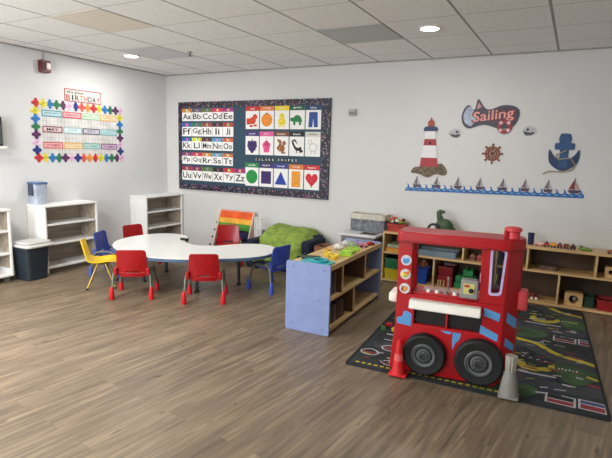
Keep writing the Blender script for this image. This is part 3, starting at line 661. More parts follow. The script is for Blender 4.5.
redcopy('red toddler chair behind the left end of the table', (.74, -1.25, 0), rad(-98))
redcopy('red toddler chair in front of the striped book rack', (1.60, -.62, 0), rad(-146))
b1 = make_chair('blue toddler chair at the right end of the table', BLUEP, BLUES, GREYM, gr, (2.66, -1.265, 0), rad(80))
b2 = copy_tree(b1); b2['label'] = 'blue toddler chair between the yellow chair and the bookcase'; b2.location = (.845, -1.745, 0); b2.rotation_euler = (0, 0, rad(-66))

def yellow_chair(loc, rz):
    t = thing('shell_chair', 'yellow one piece shell chair with splayed metal legs', 'chair', loc, rz)
    prof = catmull([(.165, .235), (.15, .258), (.08, .262), (-.03, .252), (-.10, .262), (-.145, .31), (-.165, .38), (-.185, .46), (-.19, .475)], 4, False)
    vs = []; nx = 10; np_ = len(prof)
    for k, (y, z) in enumerate(prof):
        tt = k/(np_-1); w = .155-.02*max(0, tt-.5)*2
        if tt < .06: w *= .92
        if tt > .95: w *= .86
        for i in range(nx+1):
            u = -1+2*i/nx; bend = .022*u*u
            vs.append((u*w, y+(bend if z > .30 else 0), z+(bend if z <= .30 else bend*.2)))
    K = len(vs); vs += [(x, y-.007*(1 if z > .28 else 0), z-.007*(1 if z <= .3 else 0)) for x, y, z in vs]
    fs = []
    for j in range(np_-1):
        for i in range(nx):
            a = j*(nx+1)+i; fs.append((a, a+1, a+nx+2, a+nx+1)); fs.append((a+K, a+nx+1+K, a+nx+2+K, a+1+K))
    edge = [i for i in range(nx+1)]+[(j+1)*(nx+1)-1 for j in range(1, np_)]+[(np_-1)*(nx+1)+i for i in range(nx-1, -1, -1)]+[j*(nx+1) for j in range(np_-2, 0, -1)]
    for k in range(len(edge)):
        a, c = edge[k], edge[(k+1) % len(edge)]; fs.append((a, a+K, c+K, c))
    MB().add(vs, fs).build('shell', YELP, t)
    MB().tube([(-.155, .16, .228), (.155, .16, .228)], .012, 8).build('front_lip', YELP, t)
    for sx in (-1, 1):
        for sy, y0, y1 in ((-1, -.03, -.13), (1, .04, .13)):
            lg = MB().cyl((sx*.10, y0, .250), (sx*.165, y1, .012), .009, .008, 10).build('leg', GOLD, t)
            MB().cyl((sx*.165, y1, 0), (sx*.165, y1, .016), .013, .011, 10).build('foot_glide', BLACK, lg)
    MB().box(-.105, .105, -.05, .06, .238, .247).build('mounting_plate', GREYM, t)
yellow_chair((1.15, -2.145, 0), rad(-44))

# ------------------------------------------------------------------ book rack with fabric pockets
t = thing('book_rack', 'wooden framed book rack with orange green and navy fabric pockets', 'book rack', (1.06, -.03, 0))
W = .56
WF = P('pale_frame', 214, 190, 172, rough=.45, var=.04)
for x in (0, W):
    MB().prism([(-.27, 0), (.0, 0), (.0, .60), (-.045, .60)], x-.011, x+.011, axis='x').build('side_frame', WF, t, bevel=.004)
for k in range(5):
    MB().cyl((-.0135, -.06-.05*k, .52-.095*k), (-.0105, -.06-.05*k, .52-.095*k), .016, .016, 12).build('cutout_dot', INK, t)
MB().cyl((0, -.025, .588), (W, -.025, .588), .013, .013, 12).build('top_rail', P('rail_pink', 220, 140, 116, rough=.5), t)
pk = [((226, 92, 40), .50), ((226, 168, 60), .44), ((70, 140, 50), .36), ((36, 36, 84), .24), ((26, 30, 60), .12)]
for k, (c, z) in enumerate(pk):
    y = -.030-.38*(.60-z)*.75
    sh = catmull([(y+.02, z+.085), (y+.0, z+.05), (y-.014, z+.0), (y-.008, z-.02), (y+.012, z-.012)], 3, False)
    poly = sh+[(a+.004, c_+.004) for a, c_ in sh[::-1]]
    MB().prism(poly, .012, W-.012, axis='x').build('fabric_pocket', P(f'pocket_{k}', *c, rough=.85, var=.12, bump=.2), t)
MB().box(.012, W-.012, -.008, 0, .06, .58).build('back_panel', NAVY, t)
MB().box(.012, W-.012, -.24, -.01, .04, .06).build('base_board', WF, t)

# ------------------------------------------------------------------ green plush lounge on navy base
t = thing('toddler_sofa', 'lime green plush toddler sofa with navy base and arms beside the book rack', 'sofa', (2.34, -.36, 0))
MB().prism(rrect(-.40, .40, -.24, .22, .05), .0, .22).build('base_cushion', NAVY, t, bevel=.03, seg=3)
MB().prism(rrect(-.46, -.32, -.27, .20, .04), .0, .35).build('armrest', NAVY, t, bevel=.04, seg=3)
MB().prism(rrect(.30, .42, -.25, .20, .04), .0, .40).build('armrest', NAVY, t, bevel=.04, seg=3)
MB().prism(rrect(-.36, .36, .08, .26, .04), .2, .42).build('backrest', NAVY, t, bevel=.04, seg=3)
nx, ny = 40, 26
def drape(u, v):
    x = -.345+u*.70; prof = .505-.035*max(0, u-.1)-.30*max(0, u-.82)**1.3*4-.05*max(0, .06-u)/.06
    # v 0: back edge, v 1: front hem
    if v < .25: y = .30-.30*(v/.25)*.5; z = prof-.03*(1-v/.25)**2
    elif v < .5: y = .15-.30*(v-.25)/.25; z = prof-.12*((v-.25)/.25)**1.5
    else: y = -.15-.13*(v-.5)/.5; z = prof-.12-(v-.5)/.5*.25
    z += .006*sin(u*11+v*5)+.007*sin(u*31+2)*v+.006*sin(v*19); y += .015*sin(u*14)*(v > .4)
    return (x, y, z)
vs = [drape(i/nx, j/ny) for j in range(ny+1) for i in range(nx+1)]; K = len(vs)
vs += [(x, y+.02, z-.03) for x, y, z in vs]; fs = []
for j in range(ny):
    for i in range(nx):
        a = j*(nx+1)+i; fs.append((a, a+nx+1, a+nx+2, a+1)); fs.append((a+K, a+1+K, a+nx+2+K, a+nx+1+K))
edge = [i for i in range(nx+1)]+[(j+1)*(nx+1)-1 for j in range(1, ny+1)]+[ny*(nx+1)+i for i in range(nx-1, -1, -1)]+[j*(nx+1) for j in range(ny-1, 0, -1)]
for k in range(len(edge)):
    a, c = edge[k], edge[(k+1) % len(edge)]; fs.append((a, c, c+K, a+K))
o = MB().add(vs, fs).build('plush_cover', LIME, t)
t = thing('wire_rack', 'narrow white slatted stand between the book rack and the green sofa', 'rack', (1.80, -.20, 0))
for k in range(5): MB().box(-.045+k*.0225-.005, -.045+k*.0225+.005, -.045, -.038, .02, .575).build('slat', PAPER, t)
MB().box(-.055, .055, -.04, .05, 0, .02).box(-.055, .055, -.038, -.032, .54, .56).box(-.055, .055, .0, .05, .02, .40).build('frame', P('rack_grey', 150, 150, 154, rough=.5), t)
t = thing('wooden_crate', 'small brown wooden crate on the floor beyond the lilac cabinet', 'crate', (3.02, -.66, 0))
MB().ring(rrect(-.12, .12, -.10, .10, .01), rrect(-.105, .105, -.085, .085, .008), 0, .40).build('walls', P('crate_brown', 120, 78, 48, rough=.7, var=.2), t)
MB().box(-.105, .105, -.085, .085, .0, .30).build('dark_contents', P('crate_fill', 54, 40, 34, rough=.9, var=.3), t)

# ------------------------------------------------------------------ lilac cabinet (open side faces the truck)
t = thing('lilac_cabinet', 'open maple cubby cabinet with lilac end panels', 'cabinet', (3.40, -2.205, 0), rad(1.5))
W, D, Hc = .387, 1.235, .550
for y in (0, D-.02): MB().prism(rrect(-.002, W+.002, 0, Hc+.02, .02), y, y+.02, axis='y').build('end_panel', LILAC, t, bevel=.003)
ep = t.children[0]
for x, z in ((.06, .53), (.335, .525), (.09, .30), (.30, .28), (.06, .06), (.335, .05)):
    MB().cyl((x, -.004, z), (x, 0, z), .007, .007, 10).build('screw_cap', P('screw_lilac', 110, 118, 168, rough=.4), ep)
MB().box(0, W-.005, .02, D-.02, Hc-.02, Hc).build('top_board', MAPLE2, t, bevel=.003)
MB().box(W-.018, W-.003, .02, D-.02, Hc-.03, Hc+.012).build('top_lip', MAPLE2, t, bevel=.003)
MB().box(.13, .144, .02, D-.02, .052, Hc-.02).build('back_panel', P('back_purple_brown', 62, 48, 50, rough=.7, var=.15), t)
MB().box(0, .012, .02, D-.02, .03, Hc-.02).build('rear_panel', LILAC, t)
MB().box(.014, W-.004, .02, D-.02, .03, .052).build('bottom_shelf', MAPLE2, t, bevel=.002)
MB().box(.014, W-.004, .02, D-.02, .275, .297).build('shelf', MAPLE2, t, bevel=.002)
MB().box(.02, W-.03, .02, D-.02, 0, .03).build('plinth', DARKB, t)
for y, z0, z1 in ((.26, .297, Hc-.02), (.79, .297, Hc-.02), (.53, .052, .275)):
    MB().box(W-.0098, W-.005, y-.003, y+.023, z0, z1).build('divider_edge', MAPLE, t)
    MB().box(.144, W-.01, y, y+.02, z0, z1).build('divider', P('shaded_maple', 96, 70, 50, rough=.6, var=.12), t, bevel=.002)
# picture books inside near bays
bcols = [(90, 60, 40), (40, 44, 60), (110, 84, 60), (56, 40, 40), (70, 70, 66), (120, 100, 80), (44, 36, 34)]
for row, (z0, hh, ys) in enumerate(((.297, .20, (.05, .25)), (.052, .19, (.05, .46)))):
    y = ys[0]; i = 0
    while y < ys[1]-.05:
        w = .022+.012*random.random(); h = hh*(.75+.2*random.random())
        o = MB().box(0, .18, 0, w, 0, h).box(.004, .177, .003, w-.003, .003, h-.003, 1).build('picture_book', [P(f'spine_{i % 7}', *bcols[i % 7], rough=.6), PAPER], bevel=.0015)
        ca = rad(1.5); lx, ly = .165, y
        o.location = (3.40+lx*cos(ca)-ly*sin(ca), -2.205+lx*sin(ca)+ly*cos(ca), z0+.001); o.rotation_euler = (0, 0, ca)
        tag(o, f'dull picture book, {ORD[i]} from the near end on the {["upper", "lower"][row]} cubby shelf', 'book', 'books inside the lilac cabinet')
        y += w+.003+.004*random.random(); i += 1
# toys on top
ZT = .5505
def toy(name, lab, cat, x, y, z, rz=0, group=None): return thing(name, lab, cat, (x, y, z), rz, group)
TQ = P('turquoise_plastic', 60, 178, 186, rough=.35); LG = P('lime_plastic', 158, 200, 60, rough=.4, var=.1); YL = P('yellow_plastic', 222, 196, 60, rough=.4)
t = toy('toy_tray', 'flat turquoise tray with a raised ring at the near end of the cabinet', 'tray', 3.61, -2.055, ZT+.001)
MB().prism(rrect(-.13, .13, -.085, .06, .02), 0, .010).build('tray_base', TQ, t, bevel=.003)
MB().ring(circle(.02, -.01, .072, 28), circle(.02, -.01, .05, 28), .010, .028).build('raised_ring', P('teal_ring', 40, 150, 160, rough=.35), t, bevel=.004)
t = toy('toy_train', 'dark green toy train lying on the near end of the cabinet top', 'toy train', 3.50, -1.985, ZT, rad(12))
MB().box(-.085, .085, -.018, .018, .008, .03).build('train_body', P('dark_green_toy', 32, 70, 52, rough=.5), t, bevel=.004)
for x in (-.06, -.02, .02, .06): MB().cyl((x, -.020, .010), (x, .020, .010), .010, .010, 12).build('wheel', BLACK, t)
MB().cyl((-.05, 0, .03), (-.05, 0, .045), .010, .010, 10).build('funnel', BLACK, t)
for i, (x, y, m, r, lab) in enumerate(((3.57, -1.80, YL, .036, 'yellow stacking cup nearest the turquoise tray'), (3.66, -1.86, YL, .040, 'yellow stacking cup beside the lime green blocks'), (3.50, -1.66, P('amber_plastic', 206, 160, 70, rough=.4), .034, 'amber stacking cup at the middle of the cabinet top'))):
    t = toy('stacking_cup', lab, 'cup', x, y, ZT, 0, 'cups on the lilac cabinet')
    MB().lathe([(r*.7, 0), (r, .03), (r*1.1, .032), (r*1.0, .036), (r*.85, .034), (r*.6, .01)], 20).build('cup_body', m, t)
for i, (x, y, rz, lab) in enumerate(((3.69, -1.70, .3, 'lime green studded block nearest on the cabinet top'), (3.67, -1.58, -.2, 'lime green studded block in the middle of three'), (3.66, -1.45, .5, 'lime green studded block farthest on the cabinet top'))):
    t = toy('studded_block', lab, 'toy block', x, y, ZT, rz, 'lime blocks on the lilac cabinet')
    MB().box(-.055, .055, -.035, .035, 0, .030).build('block_body', LG, t, bevel=.003)
    for a in (-.036, -.012, .012, .036):
        for c in (-.018, .018): MB().cyl((a, c, .03), (a, c, .037), .007, .007, 10).build('stud', LG, t)
for x, y, c, lab, r in ((3.53, -1.48, (206, 204, 196), 'off white plush ball on the cabinet top', .045), (3.60, -1.33, (140, 158, 130), 'sage green plush ball on the cabinet top', .05), (3.50, -1.25, (190, 192, 194), 'pale grey plush ball toward the far end of the cabinet', .04)):
    t = toy('plush_ball', lab, 'toy', x, y, ZT, 0, 'plush balls on the lilac cabinet')
    MB().sphere((0, 0, r*.62), (r*1.2, r, r*.62), 16, 10).build('ball', P('plush_%d' % c[0], *c, rough=.95, var=.15, scale=40, bump=.5), t)
    MB().sphere((0, -r*.2, r*1.2), (r*.4, r*.4, r*.2), 10, 6).build('tuft', P('plush_%d' % c[0], *c), t)
for i, (x, y, c, cn) in enumerate(((3.61, -1.16, (170, 140, 190), 'lavender'), (3.67, -1.23, (206, 120, 150), 'pink'), (3.69, -1.10, (176, 40, 44), 'red'), (3.55, -1.10, (130, 120, 190), 'violet'))):
    t = toy('toy_car', f'{cn} toy car at the far end of the cabinet top', 'toy car', x, y, ZT, rad(30*i), 'little cars on the lilac cabinet')
    MB().prism([(-.04, .008), (.04, .008), (.04, .022), (.018, .024), (.008, .038), (-.02, .038), (-.028, .024), (-.04, .022)], -.016, .016, axis='y').build('car_body', P('car_'+cn, *c, rough=.35), t, bevel=.002)
    for a in (-.024, .024): MB().cyl((a, -.018, .009), (a, .018, .009), .009, .009, 12).build('wheel', BLACK, t)

# ------------------------------------------------------------------ play kitchen + grey bin behind
t = thing('play_kitchen', 'low grey play kitchen counter behind the lilac cabinet', 'play kitchen', (3.07, -.46, 0))
KG = P('kitchen_grey', 206, 206, 208, rough=.45, var=.05)
MB().box(0, .40, .03, .42, 0, .50).build('cabinet_body', P('kitchen_body', 120, 118, 120, rough=.5), t, bevel=.004)
MB().box(-.02, .43, 0, .43, .50, .528).build('countertop', KG, t, bevel=.006)
MB().box(.02, .195, .02, .026, .06, .46).build('door', P('kitchen_door', 88, 86, 92, rough=.5), t, bevel=.003)
MB().box(.205, .38, .02, .026, .06, .46).build('door', P('kitchen_door', 88, 86, 92), t, bevel=.003)
MB().ring(rrect(.22, .40, .03, .22, .03), rrect(.232, .388, .042, .208, .025), .527, .534).build('sink_rim', CHROME, t)
MB().prism(rrect(.23, .39, .04, .21, .025), .526, .530).build('sink_basin', P('basin_dark', 44, 34, 38, rough=.4), t)
t = thing('storage_bin', 'grey woven bin with a cream folded rim on the play kitchen', 'bin', (3.27, -.115, .5295))
MB().prism(rrect(-.19, .235, -.09, .09, .03), 0, .19).build('bin_body', P('grey_weave', 112, 118, 124, rough=.8, var=.25, scale=22, bump=.5), t, bevel=.006)
MB().ring(rrect(-.198, .243, -.098, .098, .03), rrect(-.18, .225, -.08, .08, .03), .135, .205).build('folded_rim', P('cream_rim', 196, 192, 178, rough=.85, var=.08, scale=20, bump=.3), t, bevel=.008)

# ------------------------------------------------------------------ maple shelf units on the back wall
def maple_unit(x0, label):
    t = thing('cubby_shelf', label, 'shelf', (x0, -.31, 0), 0, 'maple cubby shelves along the back wall')
    W = 1.195
    for x in (0, W-.02): MB().box(x, x+.02, 0, .30, 0, .55).build('end_panel', MAPLE2, t, bevel=.002)
    MB().box(0, W, -.004, .30, .55, .57).build('top_board', MAPLE, t, bevel=.003)
    MB().box(.02, W-.02, 0, .29, .325, .345).build('middle_shelf', MAPLE, t, bevel=.002)
    MB().box(.02, W-.02, 0, .29, .008, .030).build('bottom_shelf', MAPLE, t, bevel=.002)
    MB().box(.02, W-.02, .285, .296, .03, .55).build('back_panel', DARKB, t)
    for x, z0, z1 in ((.295, .345, .55), (.885, .345, .55), (.59, .03, .325)): MB().box(x-.009, x+.009, .004, .285, z0, z1).build('divider', MAPLE2, t, bevel=.002)
maple_unit(3.53, 'maple cubby shelf behind the toy fire truck')
maple_unit(4.735, 'maple cubby shelf to the right of the toy fire truck')
maple_unit(5.94, 'maple cubby shelf running out of the view at the right')
Z1s, Z0s, ZTop = .3455, .0305, .5705
def tub(lab, x, y, z, w, d, h, c, group='coloured bins in the cubbies'):
    t = toy('toy_bin', lab, 'bin', x, y, z, 0, group)
    M_ = P('bin_%d_%d_%d' % c, *c, rough=.4, var=.08)
    taper(MB().ring(rrect(-w/2, w/2, -d/2, d/2, .012), rrect(-w/2+.006, w/2-.006, -d/2+.006, d/2-.006, .01), 0, h), .9, 1, 0, h).build('walls', M_, t)
    MB().prism(rrect(-w*.44, w*.44, -d*.44, d*.44, .01), 0, h*.72).build('contents', P('bincontent_%d' % c[0], *[int(v*.55) for v in c], rough=.7, var=.4, scale=30), t)
    MB().ring(rrect(-w/2-.004, w/2+.004, -d/2-.004, d/2+.004, .012), rrect(-w/2+.006, w/2-.006, -d/2+.006, d/2-.006, .01), h-.012, h).build('rim', M_, t)
    return t
tub('yellow toy bin under the green bin at the left end', 3.65, -.185, Z0s, .18, .22, .12, (196, 176, 30))
tub('green toy bin stacked on the yellow bin', 3.65, -.185, Z0s+.121, .18, .22, .12, (24, 104, 60))
tub('blue toy bin seen through the truck window on the left', 3.965, -.185, Z0s, .17, .22, .16, (24, 70, 160))
tub('lower red toy bin beside the green blocks', 4.24, -.17, Z0s, .16, .22, .12, (140, 30, 30))
tub('upper red toy bin stacked beside the green blocks', 4.24, -.17, Z0s+.121, .16, .22, .10, (120, 26, 28))
for i, (x, z, lab) in enumerate(((4.385, 0, 'bottom left of the green studded blocks'), (4.50, 0, 'bottom right of the green studded blocks'), (4.395, 1, 'middle left of the green studded blocks'), (4.505, 1, 'middle right of the green studded blocks'), (4.47, 2, 'top one of the green studded blocks'))):
    t = toy('large_block', lab, 'toy block', x, -.18, Z0s+z*.0715, 0, 'green studded blocks in the cubby')
    G = P('block_green', 22, 120, 60, rough=.4, var=.06)
    MB().box(-.052, .052, -.06, .06, 0, .060).build('block_body', G, t, bevel=.004)
    for a in (-.026, .026):
        for c in (-.03, .03): MB().cyl((a, c, .060), (a, c, .070), .014, .014, 12).build('stud', G, t)
t = toy('large_block', 'navy blue studded block right of the green blocks', 'toy block', 4.62, -.16, Z0s)
MB().box(-.04, .04, -.06, .06, 0, .19).build('block_body', P('block_navy', 26, 40, 110, rough=.4), t, bevel=.004)
for a in (-.02, .02): MB().cyl((a, 0, .19), (a, 0, .20), .012, .012, 12).build('stud', P('block_navy', 26, 40, 110), t)
t = toy('teddy_bear', 'small brown teddy bear on top of the blue bin', 'toy', 3.99, -.19, Z0s+.161)
TB = P('teddy_brown', 124, 70, 48, rough=.95, var=.15, bump=.4)
MB().sphere((0, 0, .035), (.035, .03, .035)).sphere((0, 0, .085), (.028, .026, .026)).sphere((-.022, 0, .108), .010, 8, 6).sphere((.022, 0, .108), .010, 8, 6).sphere((-.034, -.015, .045), (.014, .014, .024), 8, 6).sphere((.034, -.015, .045), (.014, .014, .024), 8, 6).build('body', TB, t)
MB().sphere((0, -.022, .080), (.012, .010, .009), 8, 6).build('muzzle', P('muzzle_tan', 190, 150, 110, rough=.9), t)
for i, x in enumerate((4.175, 4.20, 4.235)):
    t = toy('wooden_peg', f'{["left", "middle", "right"][i]} upright wooden peg doll before the red bins', 'toy', x, -.285, Z0s, 0, 'wooden pegs')
    MB().cyl((0, 0, 0), (0, 0, .055), .010, .008, 12).build('peg_body', MAPLE, t); MB().sphere((0, 0, .063), .011, 10, 8).build('head', MAPLE, t)
# tray stack top-left cubby
t = toy('sorting_tray', 'yellow orange tray at the bottom of the stack in the top left cubby', 'tray', 3.685, -.18, Z1s)
MB().prism(rrect(-.115, .115, -.11, .11, .01), 0, .045).build('tray_body', P('tray_yellow', 206, 160, 40, rough=.5), t, bevel=.004)
MB().ring(rrect(-.12, .12, -.115, .115, .01), rrect(-.10, .10, -.10, .10, .01), .036, .046).build('rim', P('tray_orange', 204, 110, 40, rough=.5), t)
t = toy('sorting_tray', 'sage green tray stacked on the yellow orange tray', 'tray', 3.685, -.18, Z1s+.0465)
MB().prism(rrect(-.105, .105, -.11, .11, .01), 0, .035).build('tray_body', P('tray_sage', 150, 164, 130, rough=.5), t, bevel=.004)
MB().ring(rrect(-.11, .11, -.115, .115, .01), rrect(-.09, .09, -.10, .10, .01), .028, .036).build('rim', P('tray_sage', 150, 164, 130), t)
t = toy('sorting_tray', 'clear blue grey tray of mixed toys in the top middle cubby', 'tray', 4.12, -.17, Z1s)
MB().ring(rrect(-.22, .22, -.11, .11, .015), rrect(-.21, .21, -.10, .10, .012), 0, .065).build('walls', P('clear_blue', 120, 138, 150, rough=.2, alpha=.75), t)
MB().box(-.205, .205, -.095, .095, .002, .03).build('mixed_toys', P('mixed_toys', 120, 80, 110, rough=.6, var=.6, scale=30), t)
MB().box(-.215, .215, -.105, .105, 0, .004).build('base', P('clear_base', 130, 140, 150, rough=.4), t)
for i, (x, c, cn) in enumerate(((4.50, (110, 60, 44), 'brown'), (4.57, (140, 50, 44), 'rust red'), (4.64, (90, 70, 50), 'dark tan'))):
    t = toy('toy_cottage', f'{cn} little toy house in the top cubby seen through the truck window', 'toy', x, -.2, Z1s, 0, 'little houses in the cubby')
    MB().box(-.026, .026, -.03, .03, 0, .045).build('walls', P('hs_%d' % c[0], *c, rough=.6), t)
    MB().prism([(-.032, .045), (.032, .045), (0, .08)], -.034, .034, axis='y').build('roof', P('hr_%d' % c[0], *[min(255, v+30) for v in c], rough=.6), t)
# right unit contents
t = toy('shape_sorter', 'pale wooden block with a round dark hole on the bottom right shelf', 'toy', 5.465, -.20, Z0s)
MB().ring(rrect(-.078, .078, 0, .125, .008, 6), circle(0, .062, .040, 28, a0=-3*pi/4), -.05, .05, axis='y').build('block_body', MAPLE, t)
MB().box(-.07, .07, .02, .045, .01, .115).build('dark_inside', BLACK, t)
MB().sphere((.01, -.005, .060), (.020, .02, .026), 10, 8).build('inner_shape', GREYP, t)
tub('dark green bin beside the shape sorter', 5.60, -.17, Z0s, .085, .16, .11, (34, 62, 48))
tub('red bin at the right end of the bottom shelf', 5.745, -.20, Z0s, .17, .18, .105, (150, 30, 32))
t = toy('shape_sorter', 'pale wooden frame toy on the upper right shelf at the picture edge', 'toy', 5.755, -.20, Z1s)
MB().ring(rrect(-.06, .06, 0, .10, .006), rrect(-.03, .03, .03, .07, .006), -.04, .04, axis='y').build('block_body', MAPLE, t)
for i, (x, c, cn) in enumerate(((4.80, (130, 40, 44), 'dark red'), (4.87, (150, 40, 40), 'bright red'), (4.95, (96, 60, 60), 'maroon'), (5.03, (150, 60, 50), 'rust'), (5.12, (120, 34, 40), 'crimson'))):
    t = toy('toy_wagon', f'{cn} toy wagon, {ORD[i]} from the left on the bottom shelf right of the truck', 'toy car', x, -.2, Z0s, 0, 'wagons on the bottom shelf')
    MB().box(-.032, .032, -.03, .03, .012, .035).box(-.026, .004, -.026, .026, .035, .062+.008*(i % 2)).build('wagon_body', P('wg_%d' % c[0], *c, rough=.5), t, bevel=.002)
    for a in (-.02, .02): MB().cyl((a, -.032, .012), (a, .032, .012), .012, .012, 12).build('wheel', PAPER, t)
for i, (x, lab) in enumerate(((4.85, 'dark folded cloth in the cubby just right of the truck'), (5.22, 'brown folded cloth in the wide upper cubby'))):
    t = toy('folded_cloth', lab, 'cloth', x, -.18, Z1s)
    for k in range(3): MB().prism(rrect(-.075, .075, -.07, .07, .02), k*.012, k*.012+.0115).build('fold', P(f'cloth_fold_{i}', *((70, 60, 58), (96, 78, 64))[i], rough=.95, var=.2), t, bevel=.004)

# --- things standing on the shelf tops
t = toy('flower_basket', 'red basket of leafy plastic flowers on the left end of the cubby shelf', 'basket', 3.655, -.17, ZTop)
taper(MB().prism(rrect(-.105, .105, -.10, .10, .03), 0, .085), .85, 1, 0, .085).build('basket', P('basket_red', 160, 50, 40, rough=.6, var=.2, scale=30), t)
b = MB()
for k in range(26):
    a = random.random()*6.28; r = .10*random.random()**.5; z = .085+.05*random.random()
    b.sphere((r*cos(a), r*sin(a), z), (.026, .020, .017), 8, 5, mi=k % 4)
b.build('flowers', [P('leaf_dark', 34, 60, 34, rough=.7), P('leaf_light', 110, 140, 60, rough=.7), P('petal_white', 220, 214, 196, rough=.7), P('petal_red', 190, 60, 50, rough=.7)], t)
MB().cyl((-.07, .02, .085), (-.085, .02, .18), .018, .008, 10).build('pink_bud', P('bud_pink', 220, 130, 140, rough=.6), t)
for i, (x, c, cn) in enumerate(((3.83, (60, 110, 60), 'green'), (3.885, (200, 190, 160), 'cream'), (3.93, (60, 46, 44), 'dark brown'), (3.975, (140, 60, 50), 'red brown'))):
    t = toy('toy_animal', f'tiny {cn} animal figure on the shelf top left of the dark hoop', 'toy', x, -.16, ZTop, rad(25*i), 'tiny animals on the shelf top')
    q = 1+.25*(i % 2)
    MB().sphere((0, 0, .028*q), (.022, .012, .012)).sphere((.024, 0, .042*q), (.010, .008, .008), 8, 6).cyl((-.012, -.006, 0), (-.012, -.006, .026*q), .004, .004, 8).cyl((-.012, .006, 0), (-.012, .006, .026*q), .004, .004, 8).cyl((.012, -.006, 0), (.012, -.006, .026*q), .004, .004, 8).cyl((.012, .006, 0), (.012, .006, .026*q), .004, .004, 8).build('body', P('animal_%d' % c[0], *c, rough=.6), t)
    MB().cyl((-.022, 0, .03*q), (-.032, 0, .045*q), .003, .002, 6).build('tail', P('animal_%d' % c[0], *c), t)
t = toy('toy_dinosaur', 'dark green toy dinosaur standing over the shelf top', 'toy', 4.17, -.17, ZTop)
DG = P('dino_green', 56, 80, 52, rough=.6, var=.2, scale=30)
MB().sphere((0, 0, .085), (.085, .055, .075), 18, 12).tube([(-.03, 0, .13), (-.05, 0, .18), (-.055, 0, .215), (-.035, 0, .232)], [.035, .026, .024, .018], 12).sphere((-.03, 0, .222), (.034, .02, .018), 10, 8).tube([(.06, 0, .08), (.10, 0, .05), (.13, 0, .02)], [.03, .02, .008], 10).cyl((-.05, -.035, 0), (-.045, -.03, .07), .018, .022, 10).cyl((.045, -.035, 0), (.04, -.03, .07), .018, .022, 10).cyl((-.05, .035, 0), (-.045, .03, .07), .018, .022, 10).cyl((.045, .035, 0), (.04, .03, .07), .018, .022, 10).build('body', DG, t)
b = MB()
for k in range(6): b.prism([(-.05+k*.025, .14-.006*k), (-.03+k*.025, .14-.008*k), (-.04+k*.025, .175-.012*k)], -.003, .003, axis='y')
b.build('back_plates', P('dino_plate', 90, 110, 60, rough=.6), t)
t.scale = (1.15, 1.15, 1.15)
t = toy('toy_hoop', 'upright black hoop leaning against the green dinosaur', 'toy', 4.075, -.245, ZTop)
MB().ring(circle(0, .068, .068, 28), circle(0, .068, .042, 28), -.012, .012, axis='y').build('ring', BLACK, t, bevel=.004)
MB().box(-.035, .035, -.014, .014, 0, .006).build('foot', BLACK, t)
for i in range(3):
    x = 4.325+i*.072
    t = toy('toy_wagon', f'{["leftmost", "middle", "rightmost"][i]} pale wooden wagon on the shelf top over the truck roof', 'toy car', x, -.17, ZTop, 0, 'wooden wagons on the shelf top')
    MB().box(-.030, .030, -.02, .02, .012, .05+.01*(i == 1)).build('wagon_body', P('pale_toy_wood', 170, 152, 120, rough=.6, var=.2), t, bevel=.002)
    for a in (-.018, .018): MB().cyl((a, -.023, .012), (a, .023, .012), .012, .012, 12).build('wheel', P('wheel_greyish', 100, 96, 90, rough=.6), t)
t = toy('toy_digger', 'small yellow and brown toy digger on the shelf top over the truck roof', 'toy car', 4.60, -.17, ZTop)
MB().box(-.05, .02, -.028, .028, .018, .045).box(-.04, -.005, -.022, .022, .045, .075).build('body', P('digger_yellow', 214, 176, 60, rough=.5), t, bevel=.003)
MB().box(-.055, .03, -.032, .032, 0, .018).build('tracks', P('digger_brown', 90, 60, 40, rough=.7), t, bevel=.004)
MB().tube([(.02, 0, .04), (.055, 0, .07), (.085, 0, .035)], .007, 8).box(.075, .10, -.018, .018, .008, .036).build('arm', P('digger_rust', 130, 70, 40, rough=.6), t)
t = toy('cup', 'navy blue cup standing on the shelf top right of the truck', 'cup', 5.035, -.15, ZTop)
MB().lathe([(.026, 0), (.028, .01), (.030, .095), (.032, .115), (.029, .115), (.026, .02)], 24).build('cup_body', P('cup_navy', 24, 40, 78, rough=.35), t)
t = toy('toy_car', 'white and red toy car beside the navy cup', 'toy car', 5.12, -.18, ZTop)
MB().prism([(-.045, .01), (.045, .01), (.045, .026), (.02, .028), (.01, .042), (-.025, .042), (-.03, .028), (-.045, .026)], -.018, .018, axis='y').build('car_body', P('car_white', 206, 180, 170, rough=.35), t, bevel=.002)
for a in (-.026, .026): MB().cyl((a, -.02, .010), (a, .02, .010), .010, .010, 12).build('wheel', P('wheel_red', 160, 50, 44), t)
for i, (c, cn) in enumerate((((170, 40, 36), 'red'), ((214, 150, 40), 'amber'), ((150, 44, 40), 'brick red'), ((110, 60, 34), 'brown'), ((70, 40, 34), 'dark brown'))):
    x = 5.185+i*.057
    t = toy('toy_train', f'{cn} toy train car, {ORD[i]} from the left on the right shelf top', 'toy train', x, -.20, ZTop, 0, 'train cars on the shelf top')
    MB().box(-.024, .024, -.017, .017, .012, .036+.01*(i % 2)).build('car_body', P('tr_%d_%d' % c[:2], *c, rough=.4), t, bevel=.002)
    for a in (-.014, .014): MB().cyl((a, -.019, .010), (a, .019, .010), .010, .010, 10).build('wheel', BLACK, t)
    MB().cyl((0, 0, .036+.01*(i % 2)), (0, 0, .052), .008, .010, 10).build('load', P('load_yellow' if i % 2 else 'load_dark', *((220, 180, 60) if i % 2 else (60, 36, 34)), rough=.5), t)
t = toy('toy_frog', 'flat green toy frog on the right shelf top', 'toy', 5.51, -.20, ZTop)
MB().sphere((0, 0, .016), (.05, .035, .016)).sphere((-.03, -.01, .032), (.016, .014, .012), 10, 8).sphere((.048, -.02, .010), (.022, .012, .009), 8, 6).sphere((.048, .02, .010), (.022, .012, .009), 8, 6).build('body', P('frog_green', 110, 140, 60, rough=.5, var=.15), t)
MB().sphere((-.036, -.02, .042), .006, 8, 6).sphere((-.024, -.02, .044), .006, 8, 6).build('eyes', INK, t)
